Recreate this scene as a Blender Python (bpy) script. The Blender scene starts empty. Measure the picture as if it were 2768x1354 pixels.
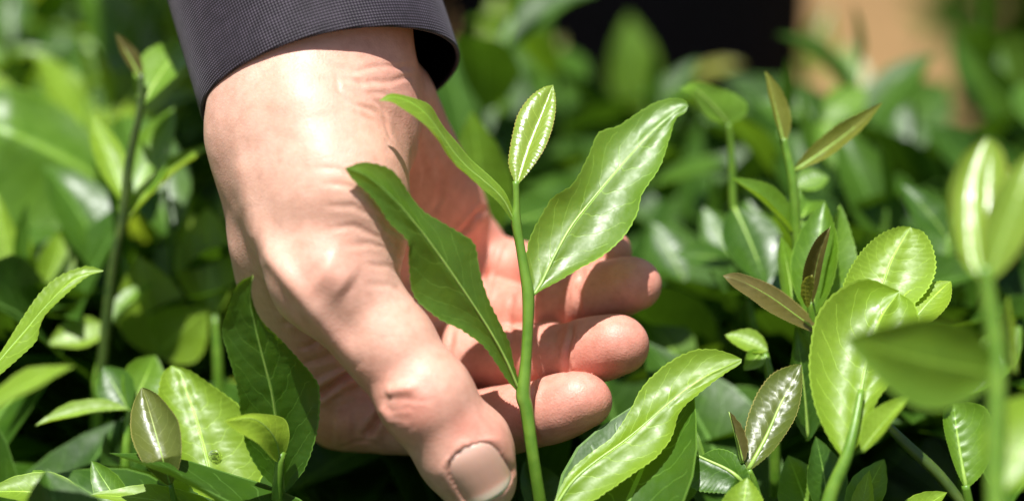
import bpy, math, random
import numpy as np
from mathutils import Vector, Matrix

# ------------------------------------------------------------------ camera, sky, sun, exposure
PITCH = math.radians(20.0)          # the lens looks down over the bush
DIST = 0.62                         # metres from lens to the plucked shoot
FRAME_W = 0.263                     # metres of picture width at that distance
PX = FRAME_W / 2768.0
FWD = Vector((0, math.cos(PITCH), -math.sin(PITCH)))
UP = Vector((0, math.sin(PITCH), math.cos(PITCH)))
RIGHT = Vector((1, 0, 0))
CAM = -FWD * DIST

scene = bpy.context.scene
cam_data = bpy.data.cameras.new("camera")
cam = bpy.data.objects.new("camera", cam_data)
scene.collection.objects.link(cam)
cam.location = CAM
cam.rotation_euler = (math.pi / 2 - PITCH, 0, 0)
cam_data.sensor_width = 36.0
cam_data.lens = 36.0 * DIST / FRAME_W
cam_data.clip_start = 0.01
cam_data.clip_end = 400.0
cam_data.dof.use_dof = True
cam_data.dof.focus_distance = DIST + 0.005
cam_data.dof.aperture_fstop = 4.2
scene.camera = cam

SUN_TRAVEL = (RIGHT * 0.12 - UP * 0.83 + FWD * 0.53).normalized()
world = bpy.data.worlds.new("World")
scene.world = world
world.use_nodes = True
wn = world.node_tree
sky = wn.nodes.new("ShaderNodeTexSky")
sky.sky_type = 'NISHITA'
sky.sun_disc = False
sky.dust_density = 1.6
to_sun = -SUN_TRAVEL
sky.sun_elevation = math.asin(to_sun.z)
sky.sun_rotation = math.atan2(to_sun.x, to_sun.y)
wn.nodes["Background"].inputs["Strength"].default_value = 0.06
wn.links.new(sky.outputs["Color"], wn.nodes["Background"].inputs["Color"])

sun_data = bpy.data.lights.new("sun", 'SUN')
sun_data.energy = 5.0
sun_data.angle = math.radians(0.6)
sun_data.color = (1.0, 0.985, 0.955)
sun = bpy.data.objects.new("sun", sun_data)
scene.collection.objects.link(sun)
sun.rotation_euler = SUN_TRAVEL.to_track_quat('-Z', 'Y').to_euler()
sun.location = (-1, -1, 3)

scene.view_settings.view_transform = 'Standard'
scene.view_settings.look = 'None'
scene.view_settings.gamma = 1.0
scene.view_settings.exposure = 0.74
scene.view_settings.use_curve_mapping = False
scene.render.engine = 'CYCLES'
scene.cycles.use_denoising = True
scene.cycles.max_bounces = 8
scene.cycles.transparent_max_bounces = 8

COL = scene.collection

def at(px, py, w=0.0):
    """World point that stands w metres behind the shoot along the line of sight of a spot in the photograph."""
    k = (DIST + w) / DIST
    return CAM + FWD * (DIST + w) + RIGHT * ((px - 1384) * PX * k) + UP * ((677 - py) * PX * k)

def tag(o, label=None, category=None, group=None, kind=None):
    if label: o["label"] = label
    if category: o["category"] = category
    if group: o["group"] = group
    if kind: o["kind"] = kind
    return o

def empty(name, loc):
    o = bpy.data.objects.new(name, None)
    o.empty_display_size = 0.02
    o.location = loc
    COL.objects.link(o)
    return o

def mesh_object(name, verts, faces, mat, parent=None, origin=None, smooth=True, uv=None):
    """One linked mesh object; verts are world points, kept relative to origin."""
    v = np.asarray(verts, dtype=np.float64).reshape(-1, 3)
    org = np.array(origin if origin is not None else (0, 0, 0), dtype=np.float64)
    me = bpy.data.meshes.new(name)
    me.from_pydata((v - org).tolist(), [], faces if isinstance(faces, list) else faces.tolist())
    if smooth:
        me.polygons.foreach_set("use_smooth", np.ones(len(me.polygons), dtype=bool))
    if uv is not None:
        layer = me.uv_layers.new(name="UVMap")
        idx = np.empty(len(me.loops), dtype=np.int64)
        me.loops.foreach_get("vertex_index", idx)
        layer.data.foreach_set("uv", np.asarray(uv, dtype=np.float32)[idx].ravel())
    me.materials.append(mat)
    me.update()
    o = bpy.data.objects.new(name, me)
    COL.objects.link(o)
    if parent is not None:
        o.parent = parent
        base = Vector((0, 0, 0))
        q = parent
        while q is not None:
            base += q.location
            q = q.parent
        o.location = Vector(org) - base
    else:
        o.location = Vector(org)
    return o

# ------------------------------------------------------------------ material helpers
def new_mat(name):
    m = bpy.data.materials.new(name)
    m.use_nodes = True
    nt = m.node_tree
    bsdf = nt.nodes["Principled BSDF"]
    return m, nt, bsdf

def node(nt, kind, **kw):
    n = nt.nodes.new(kind)
    for k, v in kw.items():
        if k in n.inputs.keys():
            n.inputs[k].default_value = v
        else:
            setattr(n, k, v)
    return n

def ramp(nt, stops, src=None):
    r = nt.nodes.new("ShaderNodeValToRGB")
    els = r.color_ramp.elements
    while len(els) < len(stops):
        els.new(0.5)
    for e, (p, c) in zip(els, stops):
        e.position = p
        e.color = (*c, 1.0) if len(c) == 3 else c
    if src is not None:
        nt.links.new(src, r.inputs["Fac"])
    return r
# ------------------------------------------------------------------ the hand: one continuous surface grown from a distance field
def mm(px, py, w):
    """Photograph spot and depth (mm behind the shoot) to millimetres: x right, y up, z towards the lens."""
    k = PX * 1000.0 * (1.0 + w / (DIST * 1000.0))
    return np.array([(px - 1384) * k, (677 - py) * k, -w], dtype=np.float32)

VOX = 0.6
LO = np.array([-84.0, -70.0, -100.0], dtype=np.float32)
HI = np.array([48.0, 92.0, 30.0], dtype=np.float32)
GN = np.ceil((HI - LO) / VOX).astype(int)
GX = [LO[i] + VOX * np.arange(GN[i], dtype=np.float32) for i in range(3)]

class Field:
    def __init__(self):
        self.f = np.full(tuple(GN), 30.0, dtype=np.float32)
    def _box(self, lo, hi):
        a = np.clip(np.floor((lo - LO) / VOX).astype(int), 0, GN - 1)
        b = np.clip(np.ceil((hi - LO) / VOX).astype(int) + 1, 1, GN)
        return tuple(slice(x, y) for x, y in zip(a, b))
    def seg(self, a, b, ra, rb, k=4.0, flat=None, f=1.0, rm=None):
        """Tapered capsule, optionally flattened by f along direction flat and bulged to rm half way."""
        a = np.asarray(a, np.float32); b = np.asarray(b, np.float32)
        rmax = max(ra, rb, rm or 0) + k + 6
        s = self._box(np.minimum(a, b) - rmax, np.maximum(a, b) + rmax)
        X = GX[0][s[0]][:, None, None] - a[0]
        Y = GX[1][s[1]][None, :, None] - a[1]
        Z = GX[2][s[2]][None, None, :] - a[2]
        ab = b - a
        L2 = max(float(ab @ ab), 1e-6)
        t = np.clip((X * ab[0] + Y * ab[1] + Z * ab[2]) / L2, 0, 1)
        qx = X - t * ab[0]; qy = Y - t * ab[1]; qz = Z - t * ab[2]
        r = ra + (rb - ra) * t
        if rm is not None:
            r = r + (rm - 0.5 * (ra + rb)) * 4 * t * (1 - t)
        if flat is not None:
            n = np.asarray(flat, np.float32); n = n / np.linalg.norm(n)
            g = (qx * n[0] + qy * n[1] + qz * n[2]) * (1.0 / f - 1.0)
            qx = qx + g * n[0]; qy = qy + g * n[1]; qz = qz + g * n[2]
        d = np.sqrt(qx * qx + qy * qy + qz * qz) - r
        self._join(s, d, k)
        return self
    def ball(self, c, r, k=4.0, flat=None, f=1.0):
        c = np.asarray(c, np.float32)
        return self.seg(c, c + np.float32(1e-3), r, r, k, flat, f)
    def _join(self, s, d, k):
        cur = self.f[s]
        h = np.clip(0.5 + 0.5 * (cur - d) / k, 0, 1)
        self.f[s] = cur * (1 - h) + d * h - k * h * (1 - h)
    def merge(self, other, k):
        a, b = self.f, other.f
        h = np.clip(0.5 + 0.5 * (a - b) / k, 0, 1)
        self.f = a * (1 - h) + b * h - k * h * (1 - h)
        return self

def surface_nets(F):
    S = F < 0
    nx, ny, nz = F.shape
    acc = np.zeros((nx - 1, ny - 1, nz - 1, 3), np.float32)
    cnt = np.zeros((nx - 1, ny - 1, nz - 1), np.float32)
    off = [(0, 0, 0), (1, 0, 0), (0, 1, 0), (1, 1, 0), (0, 0, 1), (1, 0, 1), (0, 1, 1), (1, 1, 1)]
    any_in = np.zeros(cnt.shape, bool); all_in = np.ones(cnt.shape, bool)
    def cut(A, o):
        return A[o[0]:o[0] + nx - 1, o[1]:o[1] + ny - 1, o[2]:o[2] + nz - 1]
    for o in off:
        c = cut(S, o); any_in |= c; all_in &= c
    act = np.argwhere(any_in & ~all_in)
    ids = np.full(cnt.shape, -1, np.int64)
    ids[act[:, 0], act[:, 1], act[:, 2]] = np.arange(len(act))
    P = np.zeros((len(act), 3), np.float64); C = np.zeros(len(act))
    val = [F[act[:, 0] + o[0], act[:, 1] + o[1], act[:, 2] + o[2]] for o in off]
    for i in range(8):
        for j in range(i + 1, 8):
            oi, oj = np.array(off[i]), np.array(off[j])
            if np.abs(oi - oj).sum() != 1: continue
            m = (val[i] < 0) != (val[j] < 0)
            t = np.where(m, val[i] / np.where(m, val[i] - val[j], 1), 0)
            p = oi[None, :] + t[:, None] * (oj - oi)[None, :]
            P += np.where(m[:, None], p, 0); C += m
    V = (P / C[:, None] + act) * VOX + LO
    quads = []
    for ax in range(3):
        o = [0, 0, 0]; o[ax] = 1
        A = S[:nx - o[0], :ny - o[1], :nz - o[2]]; B = S[o[0]:, o[1]:, o[2]:]
        for sgn, m in ((1, A & ~B), (-1, ~A & B)):
            e = np.argwhere(m)
            u, v = [(1, 2), (2, 0), (0, 1)][ax]
            e = e[(e[:, u] > 0) & (e[:, v] > 0) & (e[:, u] < F.shape[u] - 1) & (e[:, v] < F.shape[v] - 1)]
            du = np.zeros(3, int); du[u] = 1
            dv = np.zeros(3, int); dv[v] = 1
            g = lambda q: ids[q[:, 0], q[:, 1], q[:, 2]]
            q = np.stack([g(e - du - dv), g(e - dv), g(e), g(e - du)], 1)
            quads.append(q if sgn > 0 else q[:, ::-1])
    Q = np.concatenate(quads)
    return V, Q[(Q >= 0).all(1)]

TOWARD = np.array([0.0, 0.0, 1.0])

def build_hand_field():
    palm = Field()
    wr = dict(flat=(0.10, 0.0, 0.99), f=0.80)
    palm.seg(mm(800, -130, 38), mm(838, 120, 17.5), 26.5, 25.6, 6, **wr)
    palm.seg(mm(838, 120, 17.5), mm(866, 330, 14), 25.6, 26.5, 8, **wr)
    palm.seg(mm(748, 330, 20), mm(790, 720, 26), 15, 13.8, 9)            # index metacarpal and first interosseous
    palm.seg(mm(790, 720, 26), mm(925, 1075, 36), 12.5, 11, 9)
    palm.seg(mm(715, 400, 14), mm(745, 640, 15), 12.0, 11.0, 9)          # radial side of the wrist
    palm.seg(mm(800, 330, 32), mm(1060, 950, 60), 15, 11.5, 9)
    palm.seg(mm(890, 300, 36), mm(1180, 830, 68), 15, 11, 9)
    palm.seg(mm(960, 290, 38), mm(1262, 720, 74), 14, 10.5, 9)
    palm.seg(mm(1045, 290, 34), mm(1160, 540, 56), 13.5, 13.5, 10)       # hypothenar
    palm.seg(mm(1160, 540, 56), mm(1245, 670, 68), 13.0, 10.5, 6)
    palm.seg(mm(1290, 668, 66), mm(1262, 745, 62), 8.2, 9, 3)            # pad at the foot of the little finger
    palm.seg(mm(1130, 860, 52), mm(1190, 820, 58), 10.5, 10, 4)          # pads below ring and middle finger
    palm.seg(mm(850, 360, 4), mm(925, 660, -2), 19.5, 16.0, 10)          # thenar
    palm.ball(mm(905, 520, -4), 17.5, 9)
    palm.seg(mm(745, 340, 12), mm(872, 720, -3), 15, 13.0, 9)            # thumb metacarpal
    thumb = Field()
    thumb.seg(mm(800, 480, 2), mm(897, 742, -7), 14.5, 14.0, 6)
    thumb.ball(mm(880, 735, -9), 13.2, 5)                                # joint at the root of the thumb
    thumb.seg(mm(897, 742, -7), mm(1052, 933, -10), 13.8, 10.9, 6)
    thumb.seg(mm(1052, 933, -10), mm(1157, 1075, -12), 10.9, 11.1, 5)
    thumb.ball(mm(1142, 1080, -14), 10.7, 4)                             # thumb knuckle
    thumb.seg(mm(1157, 1075, -12), mm(1248, 1215, -11), 10.9, 10.6, 5)
    thumb.seg(mm(1248, 1215, -11), mm(1294, 1302, -9), 10.6, 9.5, 5)
    thumb.ball(mm(1266, 1205, -6), 10.6, 5)                              # pad of the thumb, turned away from the lens
    palm.merge(thumb, 3.0)
    fingers = [
        # joints from the knuckle to the centre of the tip, radii there
        ([(925, 1100, 38), (1290, 1150, 25), (1455, 1120, 14), (1585, 1084, 9)], [11.8, 9.2, 8.4, 7.3]),
        ([(1060, 960, 62), (1365, 975, 36), (1550, 958, 23), (1674, 934, 16)], [11.5, 9.3, 8.6, 8.2]),
        ([(1185, 830, 70), (1390, 862, 48), (1580, 806, 34), (1716, 770, 27)], [11.0, 8.8, 8.1, 7.4]),
        ([(1265, 715, 76), (1425, 735, 58), (1555, 702, 46), (1645, 684, 40)], [10.0, 7.8, 7.2, 6.8]),
    ]
    pad = np.array([-0.12, 0.62, 0.77])
    for J, R in fingers:
        g = Field()
        p = [mm(*j) for j in J]
        g.seg(p[0], p[1], R[0], R[1], 3)
        g.seg(p[1], p[2], R[1] * 0.93, R[2] * 0.95, 2.0, rm=R[1] * 0.98)
        g.seg(p[2], p[3], R[2] * 0.93, R[3] * 0.96, 2.0, rm=R[2] * 1.0)
        for a, b, t, r in ((p[0], p[1], 0.62, R[1] * 0.95), (p[1], p[2], 0.5, R[1] * 0.82), (p[2], p[3], 0.55, R[2] * 0.84)):
            c = a + (b - a) * t + pad * (R[1] * 0.2)
            ax = (b - a) / np.linalg.norm(b - a)
            g.seg(c - ax * 3.5, c + ax * 3.5, r, r, 2.5)
        palm.merge(g, 1.6)
    return palm.f

def polyline_distance(P, pts):
    """Distance of 2D points to a polyline, and how far along it the nearest spot lies (0..1)."""
    pts = np.asarray(pts, float)
    best = np.full(len(P), 1e9); along = np.zeros(len(P))
    n = len(pts) - 1
    for i in range(n):
        a, b = pts[i], pts[i + 1]
        ab = b - a
        t = np.clip(((P - a) @ ab) / (ab @ ab), 0, 1)
        d = np.hypot(*(P - (a + t[:, None] * ab)).T)
        m = d < best
        best[m] = d[m]; along[m] = (i + t[m]) / n
    return best, along

def vertex_normals(V, Q):
    fn = np.cross(V[Q[:, 2]] - V[Q[:, 0]], V[Q[:, 3]] - V[Q[:, 1]])
    N = np.zeros_like(V)
    for c in range(4):
        np.add.at(N, Q[:, c], fn)
    return N / np.maximum(np.linalg.norm(N, axis=1), 1e-9)[:, None]

# skin folds: (line over the skin, depth mm, half width in photo pixels, nearest and farthest depth it may touch)
CREASES = [
    # thumb knuckle
    ([(1022, 1082), (1050, 1070), (1090, 1072), (1140, 1082), (1180, 1078)], 0.26, 7, -40, 4),
    ([(1036, 1102), (1062, 1112), (1100, 1104), (1128, 1112)], 0.20, 6, -40, 4),
    ([(1046, 1138), (1082, 1126), (1106, 1136)], 0.18, 6, -40, 4),
    ([(1066, 1170), (1092, 1164), (1122, 1146)], 0.13, 6, -40, 4),
    ([(1002, 1040), (1040, 1030), (1078, 1034)], 0.10, 6, -40, 4),
    ([(1060, 1064), (1048, 1090), (1060, 1128)], 0.20, 6, -40, 4),
    ([(1108, 1076), (1098, 1118), (1112, 1152)], 0.15, 5, -40, 4),
    # ball of the thumb: folds that fan out from its rim
    ([(860, 498), (930, 505), (1000, 530), (1060, 572), (1100, 610)], 0.45, 8, -40, 12),
    ([(880, 560), (950, 556), (1030, 588), (1100, 650)], 0.5, 8, -40, 12),
    ([(890, 615), (960, 612), (1030, 640), (1100, 690)], 0.45, 8, -40, 12),
    ([(930, 660), (1000, 655), (1060, 680), (1115, 730)], 0.45, 8, -40, 12),
    ([(985, 715), (1050, 722), (1120, 765)], 0.4, 8, -40, 12),
    ([(840, 455), (920, 458), (1000, 480), (1055, 510)], 0.25, 8, -40, 12),
    ([(1000, 590), (1040, 625), (1075, 668)], 0.3, 6, -40, 12),
    ([(980, 765), (1050, 775), (1125, 815)], 0.3, 8, -40, 12),
    # wrist
    ([(905, 198), (925, 245), (960, 285), (1010, 300), (1045, 335), (1062, 395)], 0.55, 7, -40, 60),
    ([(962, 208), (985, 245), (1030, 285), (1052, 325)], 0.5, 6, -40, 60),
    ([(925, 205), (985, 225), (1060, 220), (1120, 210)], 0.5, 7, -40, 70),
    ([(985, 255), (1030, 250), (1060, 262)], 0.35, 6, -40, 70),
    ([(950, 300), (1000, 330), (1040, 375), (1055, 430)], 0.3, 7, -40, 60),
    ([(880, 170), (960, 188), (1060, 180), (1125, 185)], 0.45, 7, -40, 70),
    # palm
    ([(1190, 655), (1242, 632), (1270, 603), (1310, 568)], 2.21, 8, 20, 90),
    ([(1362, 640), (1342, 690), (1326, 745), (1312, 800), (1280, 830)], 2.04, 8, 20, 90),
    ([(1180, 420), (1190, 500), (1175, 580)], 0.51, 8, 10, 90),
    ([(1120, 340), (1145, 430), (1150, 520)], 0.42, 8, 10, 90),
    # finger joints
    ([(1452, 1030), (1438, 1075), (1440, 1130), (1452, 1190)], 1.53, 7, 0, 60),
    ([(1290, 1050), (1276, 1110), (1290, 1180)], 1.19, 7, 0, 60),
    ([(1548, 868), (1536, 920), (1528, 975), (1535, 1020)], 1.53, 7, 0, 60),
    ([(1560, 880), (1550, 930), (1545, 990)], 0.51, 4, 0, 60),
    ([(1365, 880), (1352, 940), (1360, 1010)], 1.19, 7, 0, 70),
    ([(1225, 880), (1212, 960), (1225, 1040)], 1.02, 7, 10, 80),
    ([(1578, 720), (1562, 780), (1566, 850)], 1.36, 7, 0, 80),
    ([(1390, 790), (1376, 850), (1386, 920)], 1.19, 7, 10, 80),
    ([(1552, 640), (1542, 690), (1550, 740)], 1.19, 6, 0, 90),
    ([(1425, 650), (1415, 720), (1425, 790)], 1.02, 6, 10, 90),
    # root of the index finger, below the web
    ([(835, 1078), (880, 1050), (930, 1024), (985, 995)], 3.6, 10, 8, 70),
    ([(985, 1178), (1008, 1150), (1045, 1105)], 2.8, 10, 8, 70),
    ([(880, 1080), (930, 1060), (985, 1050)], 0.66, 6, 8, 70),
    ([(905, 1215), (960, 1190), (1010, 1185)], 0.57, 6, 8, 70),
    ([(800, 940), (850, 930), (900, 905)], 0.76, 8, 4, 70),
    ([(815, 985), (865, 975), (920, 950)], 0.76, 8, 4, 70),
    ([(760, 880), (810, 870), (860, 850)], 0.57, 8, 4, 70),
    ([(845, 1020), (890, 1005), (940, 985)], 0.66, 8, 4, 70),
]
# raised cords and swellings under the skin: same layout, height mm
RIDGES = [
    ([(690, 560), (745, 700), (820, 800), (905, 905), (965, 990)], 2.1, 27, -40, 22),     # thumb tendon
    ([(1040, 1062), (1075, 1052), (1130, 1048)], 1.1, 16, -40, 4),
    ([(1030, 1095), (1045, 1120), (1062, 1150)], 0.7, 12, -40, 4),
    ([(860, 720), (905, 745), (950, 775)], 1.2, 48, -40, 10),
    ([(640, 380), (668, 560), (700, 700)], 0.7, 26, -40, 30),
    ([(900, 1150), (960, 1150)], 1.2, 40, 8, 60),
]

NAIL_C = mm(1294, 1280, -20)
NAIL_A = mm(1313, 1322, -18) - mm(1253, 1204, -20); NAIL_A = NAIL_A / np.linalg.norm(NAIL_A)
NAIL_N = np.array([-0.16, 0.05, 1.0]); NAIL_N = NAIL_N - NAIL_A * (NAIL_N @ NAIL_A); NAIL_N = NAIL_N / np.linalg.norm(NAIL_N)
NAIL_B = np.cross(NAIL_N, NAIL_A)
NAIL_HW, NAIL_HL = 6.6, 7.8

def nail_outline(q, t):
    """Half width of the nail at t = -1 (root) .. 1 (free edge)."""
    return np.where(t < 0, (1 - np.abs(t) ** 3.2) ** (1 / 2.4), (1 - np.abs(t) ** 4.5 * 0.75) ** 0.5)

def sample_field(F, P):
    g = (np.asarray(P, np.float64) - LO) / VOX
    i = np.clip(np.floor(g).astype(int), 0, GN - 2)
    t = g - i
    r = 0
    for a in (0, 1):
        for b in (0, 1):
            for c in (0, 1):
                wgt = np.where(a, t[:, 0], 1 - t[:, 0]) * np.where(b, t[:, 1], 1 - t[:, 1]) * np.where(c, t[:, 2], 1 - t[:, 2])
                r = r + wgt * F[i[:, 0] + a, i[:, 1] + b, i[:, 2] + c]
    return r

def lattice_noise(P, scale, seed):
    """Smooth value noise of 3D points."""
    rs = np.random.RandomState(seed)
    G = rs.rand(32, 32, 32)
    g = P / scale
    i = np.floor(g).astype(int); t = g - i
    t = t * t * (3 - 2 * t)
    r = 0
    for a in (0, 1):
        for b in (0, 1):
            for c in (0, 1):
                w_ = np.where(a, t[:, 0], 1 - t[:, 0]) * np.where(b, t[:, 1], 1 - t[:, 1]) * np.where(c, t[:, 2], 1 - t[:, 2])
                r = r + w_ * G[(i[:, 0] + a) % 32, (i[:, 1] + b) % 32, (i[:, 2] + c) % 32]
    return r - 0.5

def finish_hand():
    F = build_hand_field()
    V, Q = surface_nets(F)
    N = vertex_normals(V, Q)
    depth = -V[:, 2]
    k = PX * 1000.0 * (1.0 + depth / (DIST * 1000.0))
    P2 = np.stack([V[:, 0] / k + 1384, 677 - V[:, 1] / k], 1)
    front = np.clip((N[:, 2] + 0.25) / 0.5, 0, 1)
    off = np.zeros(len(V))
    wob = lattice_noise(V, 5.0, 3) * 14
    wob2 = lattice_noise(V + 50, 5.0, 4) * 14
    P2w = P2 + np.stack([wob, wob2], 1)
    for pts, dep, hw, w0, w1 in CREASES:
        lo = np.min(pts, 0) - 5 * hw; hi = np.max(pts, 0) + 5 * hw
        m = np.where((P2w > lo).all(1) & (P2w < hi).all(1) & (depth > w0) & (depth < w1))[0]
        d, t = polyline_distance(P2w[m], pts)
        fade = np.clip(np.minimum(t, 1 - t) * 5 + 0.15, 0, 1)
        x = d / hw
        prof = -np.exp(-x * x) + 0.38 * np.exp(-((x - 2.0) / 1.1) ** 2)
        off[m] += 0.5 * dep * fade * prof * front[m]
    for pts, dep, hw, w0, w1 in RIDGES:
        lo = np.min(pts, 0) - 3 * hw; hi = np.max(pts, 0) + 3 * hw
        m = np.where((P2 > lo).all(1) & (P2 < hi).all(1) & (depth > w0) & (depth < w1))[0]
        d, t = polyline_distance(P2[m], pts)
        fade = np.clip(np.minimum(t, 1 - t) * 4 + 0.1, 0, 1)
        off[m] += dep * fade * np.exp(-(d / hw) ** 2) * front[m]
    off += lattice_noise(V, 11.0, 1) * 0.7 + lattice_noise(V, 4.2, 2) * 0.22
    # bed of the thumb nail with its fold of skin
    q = V - NAIL_C
    s, t, n = q @ NAIL_B, (q @ NAIL_A) / NAIL_HL, q @ NAIL_N
    hw = nail_outline(None, np.clip(t, -1, 1)) * NAIL_HW
    over = np.maximum(np.abs(s) - hw, (np.abs(t) - 1) * NAIL_HL)
    over = np.where(np.abs(t) > 1, np.hypot(np.maximum(np.abs(s) - hw, 0), (np.abs(t) - 1) * NAIL_HL), np.abs(s) - hw)
    near = (n > -9) & (N @ NAIL_N > 0.0)
    fold = np.where(over < 0, -0.75, 0.34 * np.exp(-((over - 1.1) / 1.2) ** 2) - 0.40 * np.exp(-(over / 0.5) ** 2))
    fold = np.where(t > 0.85, np.minimum(fold, 0) * 0.3, fold)
    off += np.where(near & (np.abs(over) < 30), fold, 0)
    V = V + N * off[:, None]
    # pinker skin on palm, finger pads and knuckle; tanned skin on the back of hand and wrist
    pink = 1 / (1 + np.exp(-((P2[:, 0] - 640) - 0.34 * (P2[:, 1] - 200) - 400) / 70.0))
    pink = np.maximum(pink, np.where(depth > 6, 1 / (1 + np.exp(-(P2[:, 0] - 1180) / 60)), 0))
    for c, r, a in (((1105, 1110), 75, 0.9), ((1300, 1200), 120, 0.75), ((900, 745), 80, 0.45), ((960, 1150), 130, 0.95), ((860, 960), 90, 0.6)):  # index root pinker still, for warm light bounced into its shade
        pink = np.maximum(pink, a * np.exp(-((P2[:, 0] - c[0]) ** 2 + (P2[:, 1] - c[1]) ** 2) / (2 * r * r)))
    crease = np.clip(-off, 0, 1.0)
    return F, V, Q, np.clip(pink, 0, 1), crease

def build_nail(F):
    ns, nt_ = 17, 21
    T = np.linspace(-1, 1, nt_); S = np.linspace(-1, 1, ns)
    pts = []
    for t in T:
        h = float(nail_outline(None, np.array([t]))[0]) * NAIL_HW
        for s in S:
            pts.append(NAIL_C + NAIL_A * (t * NAIL_HL) + NAIL_B * (s * h) + NAIL_N * 10)
    P = np.array(pts, float)
    for _ in range(60):
        d = sample_field(F, P)
        P = P - NAIL_N[None, :] * np.clip(d, -0.6, 0.6)[:, None] * 0.8
    st = np.array([(s, t) for t in T for s in S])
    lift = -0.22 - 0.35 * np.clip(-st[:, 1] - 0.75, 0, 1) - 0.35 * np.abs(st[:, 0]) ** 4 + 0.35 * np.clip(st[:, 1], 0, 1)
    top = P + NAIL_N * lift[:, None]
    low = top - NAIL_N * 0.55
    faces = []
    for j in range(nt_ - 1):
        for i in range(ns - 1):
            a = j * ns + i
            faces.append([a, a + 1, a + ns + 1, a + ns])
    m = ns * nt_
    faces += [[x + m for x in f[::-1]] for f in faces]
    ring = [i for i in range(ns)] + [j * ns + ns - 1 for j in range(1, nt_)] + [(nt_ - 1) * ns + i for i in range(ns - 2, -1, -1)] + [j * ns for j in range(nt_ - 2, 0, -1)]
    for a, b in zip(ring, ring[1:] + ring[:1]):
        faces.append([b, a, a + m, b + m])
    return np.vstack([top, low]), faces, np.vstack([st, st]) * 0.5 + 0.5

def view_to_world(V):
    R = np.array([list(RIGHT), list(UP), list(-FWD)])
    return (np.asarray(V) / 1000.0) @ R

def skin_material():
    m, nt, b = new_mat("skin")
    L = nt.links.new
    tc = node(nt, "ShaderNodeTexCoord")
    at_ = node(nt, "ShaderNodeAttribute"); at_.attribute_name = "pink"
    n1 = node(nt, "ShaderNodeTexNoise", Scale=85.0, Detail=6.0, Roughness=0.68); L(tc.outputs["Object"], n1.inputs["Vector"])
    n2 = node(nt, "ShaderNodeTexNoise", Scale=420.0, Detail=3.0, Roughness=0.6); L(tc.outputs["Object"], n2.inputs["Vector"])
    tan = ramp(nt, [(0.3, (0.56, 0.315, 0.225)), (0.7, (0.66, 0.405, 0.305))], n1.outputs["Fac"])
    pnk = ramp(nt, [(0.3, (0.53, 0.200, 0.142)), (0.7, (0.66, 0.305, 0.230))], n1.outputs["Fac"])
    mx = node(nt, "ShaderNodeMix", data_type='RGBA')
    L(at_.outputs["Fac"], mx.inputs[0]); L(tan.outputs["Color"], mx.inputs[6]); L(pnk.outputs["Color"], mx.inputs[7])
    fine = ramp(nt, [(0.28, (0.91, 0.87, 0.85)), (0.5, (1.0, 0.98, 0.97)), (0.75, (1.05, 1.05, 1.05))], n2.outputs["Fac"])
    mul = node(nt, "ShaderNodeMix", data_type='RGBA', blend_type='MULTIPLY'); mul.inputs[0].default_value = 1.0
    L(mx.outputs[2], mul.inputs[6]); L(fine.outputs["Color"], mul.inputs[7])
    L(mul.outputs[2], b.inputs["Base Color"])
    b.inputs["Subsurface Weight"].default_value = 0.22
    b.inputs["Subsurface Radius"].default_value = (1.0, 0.32, 0.16)
    b.inputs["Subsurface Scale"].default_value = 0.0035
    b.inputs["Specular IOR Level"].default_value = 0.42
    rr = ramp(nt, [(0.3, (0.40,) * 3), (0.7, (0.55,) * 3)], n2.outputs["Fac"]); L(rr.outputs["Color"], b.inputs["Roughness"])
    v = node(nt, "ShaderNodeTexVoronoi", Scale=1050.0); v.feature = 'DISTANCE_TO_EDGE'
    wv = node(nt, "ShaderNodeTexNoise", Scale=300.0, Detail=2.0); L(tc.outputs["Object"], wv.inputs["Vector"])
    add = node(nt, "ShaderNodeMix", data_type='VECTOR'); add.inputs[0].default_value = 0.003
    L(tc.outputs["Object"], add.inputs[4]); L(wv.outputs["Color"], add.inputs[5]); L(add.outputs[1], v.inputs["Vector"])
    b1 = node(nt, "ShaderNodeBump", Strength=0.3, Distance=0.00022); L(v.outputs["Distance"], b1.inputs["Height"])
    n3 = node(nt, "ShaderNodeTexNoise", Scale=1500.0, Detail=3.0); L(tc.outputs["Object"], n3.inputs["Vector"])
    b2 = node(nt, "ShaderNodeBump", Strength=0.45, Distance=0.00022); L(n3.outputs["Fac"], b2.inputs["Height"]); L(b1.outputs["Normal"], b2.inputs["Normal"])
    L(b2.outputs["Normal"], b.inputs["Normal"])
    return m

def nail_material():
    m, nt, b = new_mat("finger_nail")
    L = nt.links.new
    uv = node(nt, "ShaderNodeUVMap")
    sep = node(nt, "ShaderNodeSeparateXYZ"); L(uv.outputs["UV"], sep.inputs[0])
    c = ramp(nt, [(0.0, (0.68, 0.45, 0.36)), (0.16, (0.64, 0.37, 0.28)), (0.80, (0.65, 0.34, 0.25)), (0.88, (0.72, 0.53, 0.40)), (1.0, (0.74, 0.60, 0.46))], sep.outputs["Y"])
    L(c.outputs["Color"], b.inputs["Base Color"])
    b.inputs["Roughness"].default_value = 0.28
    b.inputs["Subsurface Weight"].default_value = 0.25
    b.inputs["Subsurface Radius"].default_value = (1.0, 0.4, 0.2)
    b.inputs["Subsurface Scale"].default_value = 0.002
    mp = node(nt, "ShaderNodeMapping"); mp.inputs["Scale"].default_value = (26, 1.2, 1)
    L(uv.outputs["UV"], mp.inputs["Vector"])
    n = node(nt, "ShaderNodeTexNoise", Scale=1.0, Detail=2.0); L(mp.outputs["Vector"], n.inputs["Vector"])
    bp = node(nt, "ShaderNodeBump", Strength=0.25, Distance=0.0002); L(n.outputs["Fac"], bp.inputs["Height"]); L(bp.outputs["Normal"], b.inputs["Normal"])
    return m

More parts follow.
